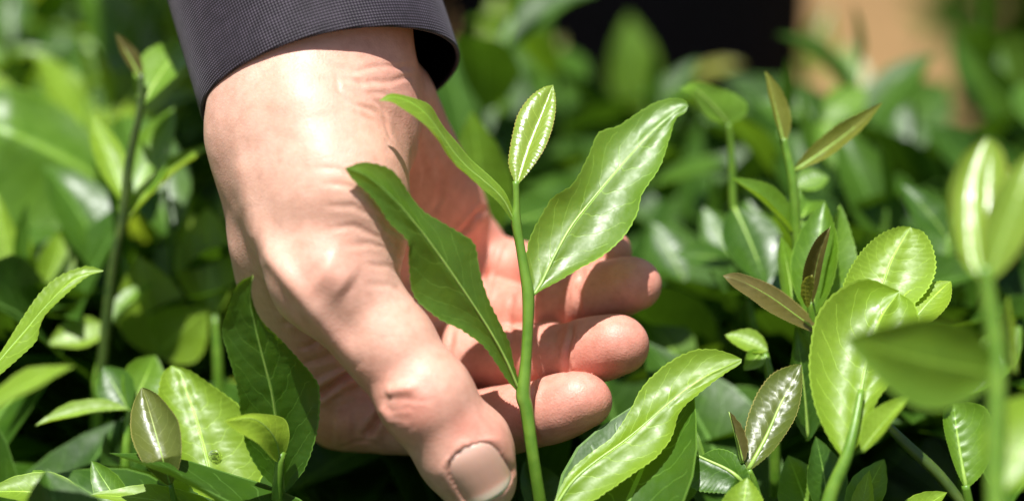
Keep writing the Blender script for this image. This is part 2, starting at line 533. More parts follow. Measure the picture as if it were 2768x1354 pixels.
def build_hand(person):
    F, V, Q, pink, crease = finish_hand()
    W = view_to_world(V)
    h = mesh_object("hand", W, Q, skin_material(), person, origin=tuple(at(866, 230, 0.016)))
    a = h.data.attributes.new("pink", 'FLOAT', 'POINT')
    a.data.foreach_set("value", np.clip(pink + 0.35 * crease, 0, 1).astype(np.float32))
    nv, nf, nuv = build_nail(F)
    nl = mesh_object("thumb_nail", view_to_world(nv), nf, nail_material(), h, origin=tuple(view_to_world(NAIL_C[None])[0]), uv=nuv)
    return h
# ------------------------------------------------------------------ the person: sleeve and trousers
def cloth_material(name, base, weave, sheen=0.12):
    m, nt, b = new_mat(name)
    L = nt.links.new
    uv = node(nt, "ShaderNodeUVMap")
    sep = node(nt, "ShaderNodeSeparateXYZ"); L(uv.outputs["UV"], sep.inputs[0])
    def wave(kx, ky):
        a = node(nt, "ShaderNodeMath", operation='MULTIPLY'); a.inputs[1].default_value = kx; L(sep.outputs["X"], a.inputs[0])
        c = node(nt, "ShaderNodeMath", operation='MULTIPLY_ADD'); c.inputs[1].default_value = ky; L(sep.outputs["Y"], c.inputs[0]); L(a.outputs[0], c.inputs[2])
        s = node(nt, "ShaderNodeMath", operation='SINE'); L(c.outputs[0], s.inputs[0])
        return s.outputs[0]
    k = 2 * math.pi / weave
    p = node(nt, "ShaderNodeMath", operation='MULTIPLY'); L(wave(k * 0.62, k * 0.72), p.inputs[0]); L(wave(-k * 0.72, k * 0.62), p.inputs[1])
    nz = node(nt, "ShaderNodeTexNoise", Scale=260.0, Detail=3.0); L(uv.outputs["UV"], nz.inputs["Vector"])
    n2 = node(nt, "ShaderNodeTexNoise", Scale=40.0, Detail=3.0); L(uv.outputs["UV"], n2.inputs["Vector"])
    mr = node(nt, "ShaderNodeMapRange"); mr.inputs["From Min"].default_value = -1; mr.inputs["From Max"].default_value = 1
    L(p.outputs[0], mr.inputs["Value"])
    mixv = node(nt, "ShaderNodeMath", operation='MULTIPLY'); L(mr.outputs[0], mixv.inputs[0])
    r2 = ramp(nt, [(0.3, (0.55,) * 3), (0.75, (1.0,) * 3)], nz.outputs["Fac"]); L(r2.outputs["Color"], mixv.inputs[1])
    dark = tuple(c * 0.45 for c in base); light = tuple(min(1, c * 2.6 + 0.3 * base[0]) for c in base)
    c = ramp(nt, [(0.15, dark), (0.45, base), (0.8, light)], mixv.outputs[0])
    L(c.outputs["Color"], b.inputs["Base Color"])
    b.inputs["Roughness"].default_value = 0.62
    b.inputs["Specular IOR Level"].default_value = 0.35 if sheen else 0.03
    b.inputs["Sheen Weight"].default_value = sheen
    b.inputs["Sheen Roughness"].default_value = 0.4
    b.inputs["Sheen Tint"].default_value = (0.8, 0.75, 0.9, 1)
    bp = node(nt, "ShaderNodeBump", Strength=0.8, Distance=weave * 0.25); L(mr.outputs[0], bp.inputs["Height"])
    b2 = node(nt, "ShaderNodeBump", Strength=0.25, Distance=0.002); L(n2.outputs["Fac"], b2.inputs["Height"]); L(bp.outputs["Normal"], b2.inputs["Normal"])
    L(b2.outputs["Normal"], b.inputs["Normal"])
    return m

def tube_rings(path, radii, n, squash=None, fold=0.0, seed=0, first=None):
    """Rings of points round a path; first = (e1, e2) of the opening ring, carried along."""
    rs = random.Random(seed)
    ph = [rs.uniform(0, 6.28) for _ in range(6)]
    rings = []
    e1 = first[0].copy() if first else None
    uvs = []
    length = 0.0
    for i, p in enumerate(path):
        t = (path[min(i + 1, len(path) - 1)] - path[max(i - 1, 0)]).normalized()
        if e1 is None:
            e1 = t.orthogonal().normalized()
        e1 = (e1 - t * e1.dot(t)).normalized()
        e2 = t.cross(e1)
        if i: length += (p - path[i - 1]).length
        ring = []
        for j in range(n + 1):
            a = 2 * math.pi * j / n
            r = radii[i] * (1 + fold * (math.sin(2 * a + ph[0] + length * 18) * 0.5 + math.sin(3 * a + ph[1] - length * 30) * 0.35 + math.sin(5 * a + ph[2] + length * 55) * 0.18))
            q = squash[i] if squash else 1.0
            ring.append(p + e1 * (r * math.cos(a)) + e2 * (r * q * math.sin(a)))
            uvs.append((radii[0] * a, length))
        rings.append(ring)
    return rings, uvs

def rings_mesh(name, rings, uvs, mat, parent, origin, closed_ends=False):
    n = len(rings[0])
    v = [tuple(p) for r in rings for p in r]
    f = []
    for i in range(len(rings) - 1):
        for j in range(n - 1):
            a = i * n + j
            f.append([a, a + 1, a + n + 1, a + n])
    if closed_ends:
        f.append([j for j in range(n - 1)][::-1])
        f.append([(len(rings) - 1) * n + j for j in range(n - 1)])
    return mesh_object(name, v, f, mat, parent, origin, uv=uvs)

def smooth_path(pts, per=8):
    """Catmull-Rom through vectors (any dimension, tuples)."""
    P = [np.array(p, float) for p in pts]
    P = [2 * P[0] - P[1]] + P + [2 * P[-1] - P[-2]]
    out = []
    for i in range(1, len(P) - 2):
        for k in range(per):
            t = k / per
            a, b, c, d = P[i - 1], P[i], P[i + 1], P[i + 2]
            out.append(0.5 * ((2 * b) + (-a + c) * t + (2 * a - 5 * b + 4 * c - d) * t * t + (-a + 3 * b - 3 * c + d) * t ** 3))
    out.append(P[-2])
    return out

GROUND_Z = -0.82

def build_person():
    person = empty("person", (-0.02, 0.62, GROUND_Z))
    tag(person, "person's hand in a dark charcoal sleeve cupping the tall tea shoot", "person")
    build_hand(person)
    cloth = cloth_material("charcoal_cloth", (0.0190, 0.0135, 0.0205), 0.00115)
    # sleeve: outer skin from the shoulder to the hem, turned over the hem, lining back up inside, its black standing in for shade
    hem = at(893, 232, 0.0245)
    ax = (RIGHT * -0.29 + UP * 0.91 + FWD * 0.30).normalized()
    e1 = RIGHT * 0.96 + UP * 0.26
    n_hem = (RIGHT * -0.25 + UP * 0.915 + FWD * 0.315).normalized()
    e1 = (e1 - n_hem * e1.dot(n_hem)).normalized()
    elbow = hem + ax * 0.25
    shoulder = Vector((-0.21, 0.72, 0.58))
    ctrl = [hem, hem + ax * 0.03, hem + ax * 0.07, hem + ax * 0.13, hem + ax * 0.19, elbow + Vector((0, 0.01, 0)), elbow.lerp(shoulder, 0.4) + Vector((0, 0, 0.01)), shoulder]
    rad = [0.0352, 0.0352, 0.0357, 0.040, 0.046, 0.053, 0.058, 0.075]
    sp = smooth_path([tuple(c) + (r,) for c, r in zip(ctrl, rad)], 6)
    path = [Vector(p[:3]) for p in sp]; radii = [p[3] for p in sp]
    # carry the slant of the hem through the first rings
    outer, uvo = tube_rings(path, radii, 72, fold=0.018, seed=4, first=(e1, None))
    def slant(ring, centre, amount):
        out = []
        for p in ring:
            d = p - centre
            t = (path[1] - path[0]).normalized()
            flat = d - n_hem * d.dot(n_hem) / max(t.dot(n_hem), 0.2) * 1.0
            out.append(centre + d.lerp(flat, amount))
        return out
    for i in range(min(8, len(outer))):
        outer[i] = slant(outer[i], path[i], max(0, 1 - i / 8))
    th = 0.0011
    lip = []
    for k in range(5):                       # the rolled hem
        a = math.pi * k / 4
        lip.append([p - n_hem * (0.0006 * math.sin(a)) + (path[0] - p).normalized() * (th * (1 - math.cos(a)) / 2) for p in outer[0]])
    inner = [[p + (path[i] - p).normalized() * th for p in outer[i]] for i in range(1, 14)]
    rings = lip[::-1] + outer[1:]
    n = len(outer[0])
    uvs = []
    acc = 0.0
    for i, r in enumerate(rings):
        if i: acc += (r[10] - rings[i - 1][10]).length
        uvs += [(0.0353 * 2 * math.pi * j / (n - 1), acc) for j in range(n)]
    slv = rings_mesh("sleeve", rings, uvs, cloth, person, tuple(hem))
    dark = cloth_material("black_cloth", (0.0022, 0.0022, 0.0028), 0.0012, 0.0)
    shade_lining = [lip[-1]] + inner  # inner face of the cuff, blackened in place of the shade in there
    uvl = [(0.0353 * 2 * math.pi * j / (n - 1), 0.006 * i) for i in range(len(shade_lining)) for j in range(n)]
    rings_mesh("shade_lining", shade_lining, uvl, dark, slv, tuple(hem))
    # stitched hem line just above the edge is part of the weave; trousers stand behind the bush
    for name, x, y, r in (("trouser_leg", -0.105, 0.60, 0.072), ("trouser_leg", 0.058, 0.60, 0.088)):
        c = [(x, y + 0.03, GROUND_Z + 0.02, r * 0.62), (x, y + 0.02, GROUND_Z + 0.30, r * 0.72), (x, y, -0.35, r * 0.95), (x, y, -0.12, r), (x * 0.9 - 0.002, y + 0.02, 0.02, r * 1.05)]
        s2 = smooth_path(c, 6)
        rg, uv = tube_rings([Vector(p[:3]) for p in s2], [p[3] for p in s2], 40, fold=0.03, seed=int(abs(x) * 1000))
        rings_mesh(name, rg, uv, dark, person, (x, y, GROUND_Z), closed_ends=True)
    s2 = smooth_path([(-0.02, 0.66, -0.02, 0.17), (-0.02, 0.70, 0.12, 0.185), (-0.02, 0.73, 0.28, 0.175), (-0.02, 0.74, 0.46, 0.20), (-0.02, 0.74, 0.60, 0.20), (-0.02, 0.74, 0.67, 0.10)], 6)
    rg, uv = tube_rings([Vector(p[:3]) for p in s2], [p[3] for p in s2], 48, squash=[0.62] * len(s2), fold=0.02, seed=9, first=(Vector((1, 0, 0)), None))
    rings_mesh("jacket", rg, uv, cloth, person, (-0.02, 0.62, 0.1), closed_ends=True)
    s2 = smooth_path([(0.17, 0.74, 0.58, 0.072), (0.25, 0.78, 0.38, 0.058), (0.27, 0.78, 0.20, 0.048), (0.26, 0.74, 0.08, 0.042)], 6)
    rg, uv = tube_rings([Vector(p[:3]) for p in s2], [p[3] for p in s2], 32, fold=0.03, seed=12)
    rings_mesh("sleeve", rg, uv, cloth, person, (0.2, 0.57, 0.5), closed_ends=True)
    for x in (-0.105, 0.058):
        v = []
        for t in np.linspace(0, 1, 9):
            w_ = 0.042 * math.sin(math.pi * min(1, 0.12 + t * 0.88)) ** 0.5 + 0.004
            hgt = 0.085 - 0.045 * t
            y = 0.70 - 0.25 * t
            for a in np.linspace(0, 2 * math.pi, 13)[:-1]:
                v.append((x + w_ * math.cos(a), y, GROUND_Z + hgt / 2 + hgt / 2 * math.sin(a) * (1 if math.sin(a) > 0 else 0.98)))
        f = [[i * 12 + j, i * 12 + (j + 1) % 12, (i + 1) * 12 + (j + 1) % 12, (i + 1) * 12 + j] for i in range(8) for j in range(12)]
        f += [list(range(12))[::-1], [96 + j for j in range(12)]]
        mesh_object("shoe", v, f, dark, person, (x, 0.6, GROUND_Z))
    return person
# ------------------------------------------------------------------ tea leaves
def leaf_material(name, dark, light, trans, rough=0.34, trans_amt=0.30, edge=None, vein=None, spec=0.5, scale=1.0):
    m, nt, b = new_mat(name)
    L = nt.links.new
    uv = node(nt, "ShaderNodeUVMap")
    sep = node(nt, "ShaderNodeSeparateXYZ"); L(uv.outputs["UV"], sep.inputs[0])
    oi = node(nt, "ShaderNodeObjectInfo")
    tc = node(nt, "ShaderNodeTexCoord")
    def math_(op, a, b_=None, c=None):
        n = node(nt, "ShaderNodeMath", operation=op)
        for i, x in enumerate((a, b_, c)):
            if x is None: continue
            if isinstance(x, (int, float)): n.inputs[i].default_value = x
            else: L(x, n.inputs[i])
        return n.outputs[0]
    side = math_('ABSOLUTE', math_('SUBTRACT', sep.outputs["X"], 0.5))            # 0 midrib .. 0.5 edge
    # lateral veins sweep forward from the midrib
    ph = math_('SUBTRACT', math_('MULTIPLY', sep.outputs["Y"], 9.0), math_('MULTIPLY', math_('POWER', side, 1.25), 5.2))
    nz = node(nt, "ShaderNodeTexNoise", Scale=5.0, Detail=2.0); L(uv.outputs["UV"], nz.inputs["Vector"])
    ph = math_('ADD', ph, math_('MULTIPLY', nz.outputs["Fac"], 0.9))
    tri = math_('ABSOLUTE', math_('SUBTRACT', math_('FRACT', ph), 0.5))           # 0.5 on the vein
    lat = math_('SMOOTH_MAX', math_('MULTIPLY', math_('SUBTRACT', tri, 0.455), 22.0), 0.0, 0.05)
    inner = math_('LESS_THAN', side, 0.43)
    lat = math_('MULTIPLY', lat, inner)
    mid = math_('LESS_THAN', side, math_('SUBTRACT', 0.026, math_('MULTIPLY', sep.outputs["Y"], 0.014)))
    n1 = node(nt, "ShaderNodeTexNoise", Scale=90.0 * scale, Detail=5.0, Roughness=0.6); L(tc.outputs["Object"], n1.inputs["Vector"])
    var = math_('ADD', math_('MULTIPLY', n1.outputs["Fac"], 0.65), math_('MULTIPLY', oi.outputs["Random"], 0.38))
    c1 = ramp(nt, [(0.25, dark), (0.80, light)], var)
    def mixc(fac, a, b_):
        n = node(nt, "ShaderNodeMix", data_type='RGBA')
        if isinstance(fac, float): n.inputs[0].default_value = fac
        else: L(fac, n.inputs[0])
        for s, x in ((6, a), (7, b_)):
            if isinstance(x, tuple): n.inputs[s].default_value = (*x, 1)
            else: L(x, n.inputs[s])
        return n.outputs[2]
    vein = vein or tuple(min(1, c * 1.9 + 0.03) for c in light)
    edge = edge or tuple(min(1, c * 1.5 + 0.02) for c in light)
    col = mixc(math_('MULTIPLY', lat, 0.40), c1.outputs["Color"], vein)
    col = mixc(math_('MULTIPLY', mid, 0.85), col, vein)
    col = mixc(math_('MULTIPLY', math_('GREATER_THAN', side, 0.483), 0.75), col, edge)
    L(col, b.inputs["Base Color"])
    n4 = node(nt, "ShaderNodeTexNoise", Scale=240.0, Detail=3.0); L(tc.outputs["Object"], n4.inputs["Vector"])
    rr = ramp(nt, [(0.3, (rough * 0.8,) * 3), (0.7, (rough * 1.25,) * 3)], n4.outputs["Fac"])
    L(rr.outputs["Color"], b.inputs["Roughness"])
    b.inputs["Specular IOR Level"].default_value = spec
    # blistered surface between the veins
    cell = node(nt, "ShaderNodeTexVoronoi", Scale=330.0); cell.feature = 'SMOOTH_F1'; L(tc.outputs["Object"], cell.inputs["Vector"])
    h = math_('SUBTRACT', math_('MULTIPLY', cell.outputs["Distance"], 0.5), math_('ADD', math_('MULTIPLY', lat, 0.55), 0.0))
    bp = node(nt, "ShaderNodeBump", Strength=0.12, Distance=0.0005); L(h, bp.inputs["Height"])
    n5 = node(nt, "ShaderNodeTexNoise", Scale=150.0, Detail=3.0); L(tc.outputs["Object"], n5.inputs["Vector"])
    b2 = node(nt, "ShaderNodeBump", Strength=0.18, Distance=0.002); L(n5.outputs["Fac"], b2.inputs["Height"]); L(bp.outputs["Normal"], b2.inputs["Normal"])
    L(b2.outputs["Normal"], b.inputs["Normal"])
    tr = node(nt, "ShaderNodeBsdfTranslucent")
    tr.inputs["Color"].default_value = (*trans, 1)
    tcol = mixc(math_('MULTIPLY', math_('ADD', lat, mid), 0.5), trans, tuple(min(1, c * 1.5) for c in trans)); L(tcol, tr.inputs["Color"])
    L(b2.outputs["Normal"], tr.inputs["Normal"])
    mx = node(nt, "ShaderNodeMixShader"); mx.inputs[0].default_value = trans_amt
    L(b.outputs[0], mx.inputs[1]); L(tr.outputs[0], mx.inputs[2])
    L(mx.outputs[0], nt.nodes["Material Output"].inputs["Surface"])
    return m

MATS = {
    'young': leaf_material("young_leaf", (0.1566, 0.2700, 0.0144), (0.2494, 0.3900, 0.0306), (0.5060, 0.6600, 0.0360), 0.44, 0.36),
    'green': leaf_material("tea_leaf", (0.0719, 0.1650, 0.0081), (0.1508, 0.2800, 0.0180), (0.3450, 0.5600, 0.0225), 0.43, 0.33, spec=0.62),
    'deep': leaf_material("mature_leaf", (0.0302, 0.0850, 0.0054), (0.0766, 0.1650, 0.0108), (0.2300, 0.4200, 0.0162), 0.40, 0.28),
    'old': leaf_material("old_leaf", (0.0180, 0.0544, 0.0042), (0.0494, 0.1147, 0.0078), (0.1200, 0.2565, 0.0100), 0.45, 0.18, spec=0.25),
    'bronze': leaf_material("bronze_leaf", (0.130, 0.150, 0.018), (0.220, 0.225, 0.035), (0.44, 0.46, 0.05), 0.36, 0.30, edge=(0.42, 0.36, 0.10)),
    'bud': leaf_material("pale_bud_leaf", (0.150, 0.255, 0.024), (0.250, 0.370, 0.045), (0.52, 0.60, 0.07), 0.30, 0.30, spec=0.7, edge=(0.42, 0.33, 0.09)),
    'olive': leaf_material("olive_bud_leaf", (0.075, 0.105, 0.016), (0.140, 0.160, 0.032), (0.26, 0.32, 0.04), 0.34, 0.25, edge=(0.38, 0.33, 0.10)),
    'purple': leaf_material("brown_leaf", (0.085, 0.080, 0.018), (0.150, 0.120, 0.030), (0.26, 0.20, 0.03), 0.42, 0.25, edge=(0.38, 0.30, 0.10), vein=(0.16, 0.18, 0.05)),
    'yellow': leaf_material("yellow_green_leaf", (0.205, 0.330, 0.018), (0.310, 0.440, 0.038), (0.52, 0.68, 0.05), 0.44, 0.36),
}

def stem_material(name, c0, c1):
    m, nt, b = new_mat(name)
    tc = node(nt, "ShaderNodeTexCoord")
    n = node(nt, "ShaderNodeTexNoise", Scale=220.0, Detail=3.0); nt.links.new(tc.outputs["Object"], n.inputs["Vector"])
    c = ramp(nt, [(0.3, c0), (0.7, c1)], n.outputs["Fac"]); nt.links.new(c.outputs["Color"], b.inputs["Base Color"])
    b.inputs["Roughness"].default_value = 0.4
    b.inputs["Subsurface Weight"].default_value = 0.15
    b.inputs["Subsurface Radius"].default_value = (0.5, 1.0, 0.1)
    b.inputs["Subsurface Scale"].default_value = 0.001
    bp = node(nt, "ShaderNodeBump", Strength=0.3, Distance=0.0004); nt.links.new(n.outputs["Fac"], bp.inputs["Height"]); nt.links.new(bp.outputs["Normal"], b.inputs["Normal"])
    return m
STEM = stem_material("green_stem", (0.085, 0.190, 0.014), (0.150, 0.270, 0.028))
STEM_DARK = stem_material("dark_stem", (0.030, 0.060, 0.010), (0.070, 0.110, 0.018))
RIB = stem_material("leaf_rib", (0.22, 0.36, 0.06), (0.32, 0.46, 0.09))
TWIG = stem_material("woody_twig", (0.055, 0.038, 0.022), (0.11, 0.08, 0.05))

def resample(pts, n):
    p = np.array(smooth_path(pts, 10))
    d = np.r_[0, np.cumsum(np.linalg.norm(np.diff(p, axis=0), axis=1))]
    t = np.linspace(0, d[-1], n)
    return np.stack([np.interp(t, d, p[:, i]) for i in range(p.shape[1])], 1)

def interp_list(vals, n):
    return np.interp(np.linspace(0, 1, n), np.linspace(0, 1, len(vals)), vals)

def smooth_list(vals, n):
    return np.array([q[0] for q in resample([(float(v), float(i)) for i, v in enumerate(vals)], n)]) if len(vals) > 2 else interp_list(vals, n)

def leaf_surface(M, A, B, cols, teeth=0.0, n_teeth=26, quilt=0.0, dome=0.0, seed=0):
    quilt = quilt * 0.6
    """Grid of points: M midrib, A and B edges (n x 3 metres), base to tip. Returns verts, faces, uv."""
    rs = np.random.RandomState(seed)
    n = len(M)
    t = np.linspace(0, 1, n)
    if teeth:
        saw = (t * n_teeth) % 1.0
        amt = teeth * np.where(saw < 0.7, saw / 0.7, (1 - saw) / 0.3) * np.clip(np.sin(np.pi * t) * 3, 0, 1)
        A = A + (A - M) / np.maximum(np.linalg.norm(A - M, axis=1), 1e-6)[:, None] * amt[:, None]
        B = B + (B - M) / np.maximum(np.linalg.norm(B - M, axis=1), 1e-6)[:, None] * amt[:, None]
    V = np.zeros((n, cols, 3)); U = np.zeros((n, cols, 2))
    half = cols // 2
    tang = np.gradient(M, axis=0)
    p0 = rs.uniform(0, 6.28, 4)
    for j in range(cols):
        u = j / (cols - 1)
        s = abs(u - 0.5) * 2
        E = A if u < 0.5 else B
        P = M + (E - M) * s
        nr = np.cross(tang, (B - A)); nr = nr / np.maximum(np.linalg.norm(nr, axis=1), 1e-9)[:, None]
        wid = np.linalg.norm(E - M, axis=1)
        bulge = dome * wid * s * (1 - s) * 4
        if quilt:
            veins = 9 * t - 5.2 * (s / 2) ** 1.25 + 0.13 * np.sin(7 * t + p0[0] + (0.8 if u < 0.5 else 0))
            bulge = bulge + quilt * np.abs(np.sin(np.pi * veins)) * np.clip(s * 5, 0, 1) * np.clip((1 - s) * 3, 0, 1) * np.clip(np.sin(np.pi * t) * 2, 0, 1)
        V[:, j] = P + nr * bulge[:, None]
        U[:, j, 0] = u; U[:, j, 1] = t
    f = [[i * cols + j, i * cols + j + 1, (i + 1) * cols + j + 1, (i + 1) * cols + j] for i in range(n - 1) for j in range(cols - 1)]
    return V.reshape(-1, 3), f, U.reshape(-1, 2)

def tube(pts, n=8, cap=True):
    """Verts and faces of a tapered tube; pts rows x, y, z, r."""
    P = [Vector(p[:3]) for p in pts]
    rings = []
    e1 = None
    for i, p in enumerate(P):
        t = (P[min(i + 1, len(P) - 1)] - P[max(i - 1, 0)]).normalized()
        if e1 is None: e1 = t.orthogonal().normalized()
        e1 = (e1 - t * e1.dot(t)).normalized(); e2 = t.cross(e1)
        rings.append([tuple(p + (e1 * math.cos(2 * math.pi * k / n) + e2 * math.sin(2 * math.pi * k / n)) * pts[i][3]) for k in range(n)])
    v = [q for r in rings for q in r]
    f = [[i * n + k, i * n + (k + 1) % n, (i + 1) * n + (k + 1) % n, (i + 1) * n + k] for i in range(len(P) - 1) for k in range(n)]
    if cap:
        f.append(list(range(n))[::-1]); f.append([(len(P) - 1) * n + k for k in range(n)])
    return v, f

def stem_part(root, pts, name="stem", mat=None, per=6, sides=8):
    """pts rows: photo x, photo y, depth mm, radius mm."""
    w = [tuple(at(x, y, d / 1000)) + (r / 1000,) for x, y, d, r in pts]
    v, f = tube([tuple(q) for q in smooth_path(w, per)], sides)
    return mesh_object(name, v, f, mat or STEM, root, origin=w[0][:3])

def outline_leaf(root, mid, A, B, wm, wa, wb, mat='green', name="leaf", n=79, cols=13, teeth=0.00035, n_teeth=26, quilt=0.0004, dome=0.10, rib=0.0007, seed=0, rib_mat=None):
    """Leaf traced by its midrib and two edges (photo x, y) with depths in mm: wm along the midrib, wa and wb offsets of the edges."""
    def pts(poly, base_w, offs):
        q = resample(poly, n)
        w = smooth_list(base_w, n)
        o = smooth_list(offs, n) * np.sin(np.pi * np.linspace(0, 1, n)) ** 0.7 if offs is not None else 0
        return np.array([tuple(at(a, b, c / 1000)) for (a, b), c in zip(q, w + o)])
    M = pts(mid, wm, None); A_ = pts(A, wm, wa); B_ = pts(B, wm, wb)
    v, f, uv = leaf_surface(M, A_, B_, cols, teeth, n_teeth, quilt, dome, seed)
    o = mesh_object(name, v, f, MATS[mat], root, origin=tuple(M[0]), uv=uv)
    if rib:
        nr = np.cross(np.gradient(M, axis=0), B_ - A_); nr /= np.maximum(np.linalg.norm(nr, axis=1), 1e-9)[:, None]
        if (nr @ np.array(FWD)).mean() > 0: nr = -nr
        R = M - nr * (rib * 0.4)
        t = np.linspace(0, 1, n)
        rows = [tuple(p) + (rib * (1.0 - 0.8 * q),) for p, q in zip(R, t)][:: 3]
        rv, rf = tube(rows, 6)
        mesh_object("midrib", rv, rf, rib_mat or RIB, o, origin=tuple(M[0]))
    return o

def canon_leaf(L=1.0, W=0.19, bend=0.5, fold=0.35, twist=0.0, tipcurl=0.0, n=25, cols=9, teeth=0.0, quilt=0.0, dome=0.08, wave=0.02, seed=0, shape=0.92):
    """Leaf of length L along +Y from the origin with its face to +Z: midrib and edges."""
    rs = random.Random(seed)
    t = np.linspace(0, 1, n)
    ang = bend * (0.5 - t) - tipcurl * np.clip(t - 0.75, 0, 1) * 4
    ds = L / (n - 1)
    y = np.r_[0, np.cumsum(np.cos(ang[:-1]) * ds)]; z = np.r_[0, np.cumsum(np.sin(ang[:-1]) * ds)]
    M = np.stack([np.zeros(n), y, z], 1)
    w = W * L * np.sin(np.pi * t ** shape) ** 0.85 * (1 - 0.25 * t ** 3) + 0.004 * L * (1 - t)
    p1, p2 = rs.uniform(0, 6.28), rs.uniform(0, 6.28)
    def edge(sg, ph):
        a = fold + 0.25 * np.sin(5 * t + ph) * wave * 10
        tw = twist * (t - 0.3)
        ca, sa = np.cos(a + sg * tw), np.sin(a + sg * tw)
        nz = np.stack([np.zeros(n), -np.sin(ang), np.cos(ang)], 1)
        return M + np.stack([sg * w * ca, np.zeros(n), np.zeros(n)], 1) + nz * (w * sa + wave * L * 0.5 * np.sin(13 * t + ph) * np.sin(np.pi * t))[:, None]
    return leaf_surface(M, edge(-1, p1), edge(1, p2), cols, teeth, 24, quilt, dome, seed), M

def posed_leaf(root, base, tip, width, face=(-0.15, 0.5, 0.85), mat='green', name="leaf", bend=0.5, fold=0.3, twist=0.0, tipcurl=0.0, n=41, cols=9, teeth=0.0003, quilt=0.0003, rib=0.0006, seed=0, wave=0.02, shape=0.92):
    """Leaf from base to tip (photo x, y, depth mm), half width in photo pixels, face = direction its upper side looks (right, up, towards the lens)."""
    b = at(base[0], base[1], base[2] / 1000); t = at(tip[0], tip[1], tip[2] / 1000)
    chord = (t - b)
    Ln = chord.length
    Yv = chord.normalized()
    Nf = RIGHT * face[0] + UP * face[1] - FWD * face[2]
    Z = (Nf - Yv * Nf.dot(Yv)).normalized()
    X = Yv.cross(Z)
    Wm = width * PX * (1 + (base[2] + tip[2]) / 2000 / DIST) / max(math.cos(fold), 0.3)
    (v, f, uv), M = canon_leaf(1.0, Wm / Ln, bend, fold, twist, tipcurl, n, cols, teeth / Ln, quilt / Ln, 0.08, wave, seed, shape)
    e = M[-1]
    # turn the local chord onto Y
    a = math.atan2(e[2], e[1]); s = Ln / math.hypot(e[1], e[2])
    R = np.array([[1, 0, 0], [0, math.cos(a), math.sin(a)], [0, -math.sin(a), math.cos(a)]])
    W = np.array([list(X), list(Yv), list(Z)])
    tr = lambda P: (np.asarray(P) @ R.T) * s @ W + np.array(b)
    o = mesh_object(name, tr(v), f, MATS[mat], root, origin=tuple(b), uv=uv)
    if rib:
        MM = tr(M - np.array([0, 0, rib / Ln * 0.4]))
        rows = [tuple(p) + (rib * (1 - 0.8 * q),) for p, q in zip(MM, np.linspace(0, 1, n))][::3]
        rv, rf = tube(rows, 6)
        mesh_object("midrib", rv, rf, RIB, o, origin=tuple(b))
    return o

def shoot(label, base, group=None, name="tea_shoot", category="tea shoot"):
    r = empty(name, at(base[0], base[1], base[2] / 1000))
    tag(r, label, category, group)
    return r
# ------------------------------------------------------------------ build: person, then shoots
person = build_person()

# the shoot held in the hand
r = shoot("tall upright tea shoot held in the hand, four serrated leaves and pale bud leaf", (1475, 1440, 8))
stem_part(r, [(1480, 1480, 10, 1.9), (1462, 1370, 5, 1.75), (1440, 1230, 1, 1.65), (1424, 1110, 0, 1.75), (1414, 1065, 0, 1.9), (1421, 985, 0, 1.5), (1427, 880, 0, 1.45), (1428, 800, 0, 1.6), (1419, 740, 0, 1.35), (1405, 660, 0, 1.2), (1395, 598, 0, 1.3), (1396, 550, 0, 0.9), (1394, 490, 0, 0.9)])
outline_leaf(r, [(1396, 500), (1408, 470), (1430, 400), (1466, 305), (1495, 230)],
             [(1394, 500), (1378, 452), (1377, 425), (1386, 370), (1402, 310), (1434, 264), (1470, 238), (1495, 230)],
             [(1399, 500), (1420, 475), (1450, 435), (1474, 395), (1492, 345), (1500, 300), (1500, 262), (1495, 230)],
             [0, 4, 7, 10, 13], [1, 0.5, 0.5, 0.5], [-3, -3, -3, -1], 'bud', name="bud_leaf", teeth=0.0004, n_teeth=30, quilt=0.0003, dome=-0.20, rib=0.00028, seed=2)
outline_leaf(r, [(1393, 602), (1360, 538), (1310, 490), (1264, 452), (1222, 404), (1186, 352), (1150, 305), (1105, 274), (1060, 262), (1026, 272)],
             [(1390, 606), (1350, 550), (1305, 510), (1262, 468), (1233, 443), (1210, 410), (1188, 374), (1160, 346), (1122, 316), (1088, 293), (1056, 275), (1026, 273)],
             [(1396, 598), (1368, 526), (1330, 482), (1272, 430), (1234, 384), (1206, 352), (1188, 326), (1168, 292), (1148, 277), (1105, 262), (1057, 254), (1026, 271)],
             [0, -2, -5, -8, -12, -17], [-3, -5, -6, -6, -4], [5, 7, 7, 5, 3], 'green', teeth=0.0003, n_teeth=34, quilt=0.0002, dome=0.15, rib=0.00028, seed=3)
outline_leaf(r, [(1408, 1066), (1366, 968), (1303, 859), (1202, 710), (1130, 612), (1060, 532), (990, 474), (933, 455)],
             [(1405, 1066), (1371, 1024), (1317, 943), (1256, 895), (1181, 855), (1122, 800), (1110, 745), (1106, 695), (1103, 650), (1052, 597), (1010, 535), (952, 483), (933, 456)],
             [(1411, 1064), (1388, 985), (1372, 920), (1332, 839), (1305, 771), (1291, 710), (1280, 658), (1243, 632), (1190, 600), (1148, 575), (1110, 532), (1081, 486), (1048, 456), (986, 440), (933, 454)],
             [0, -3, -7, -12, -17, -22, -25], [-1, -1, 0, 0, 0], [1, 0, 1, 3, 5, 3], 'deep', teeth=0.0005, n_teeth=34, quilt=0.0006, dome=0.10, rib=0.00039, seed=4)
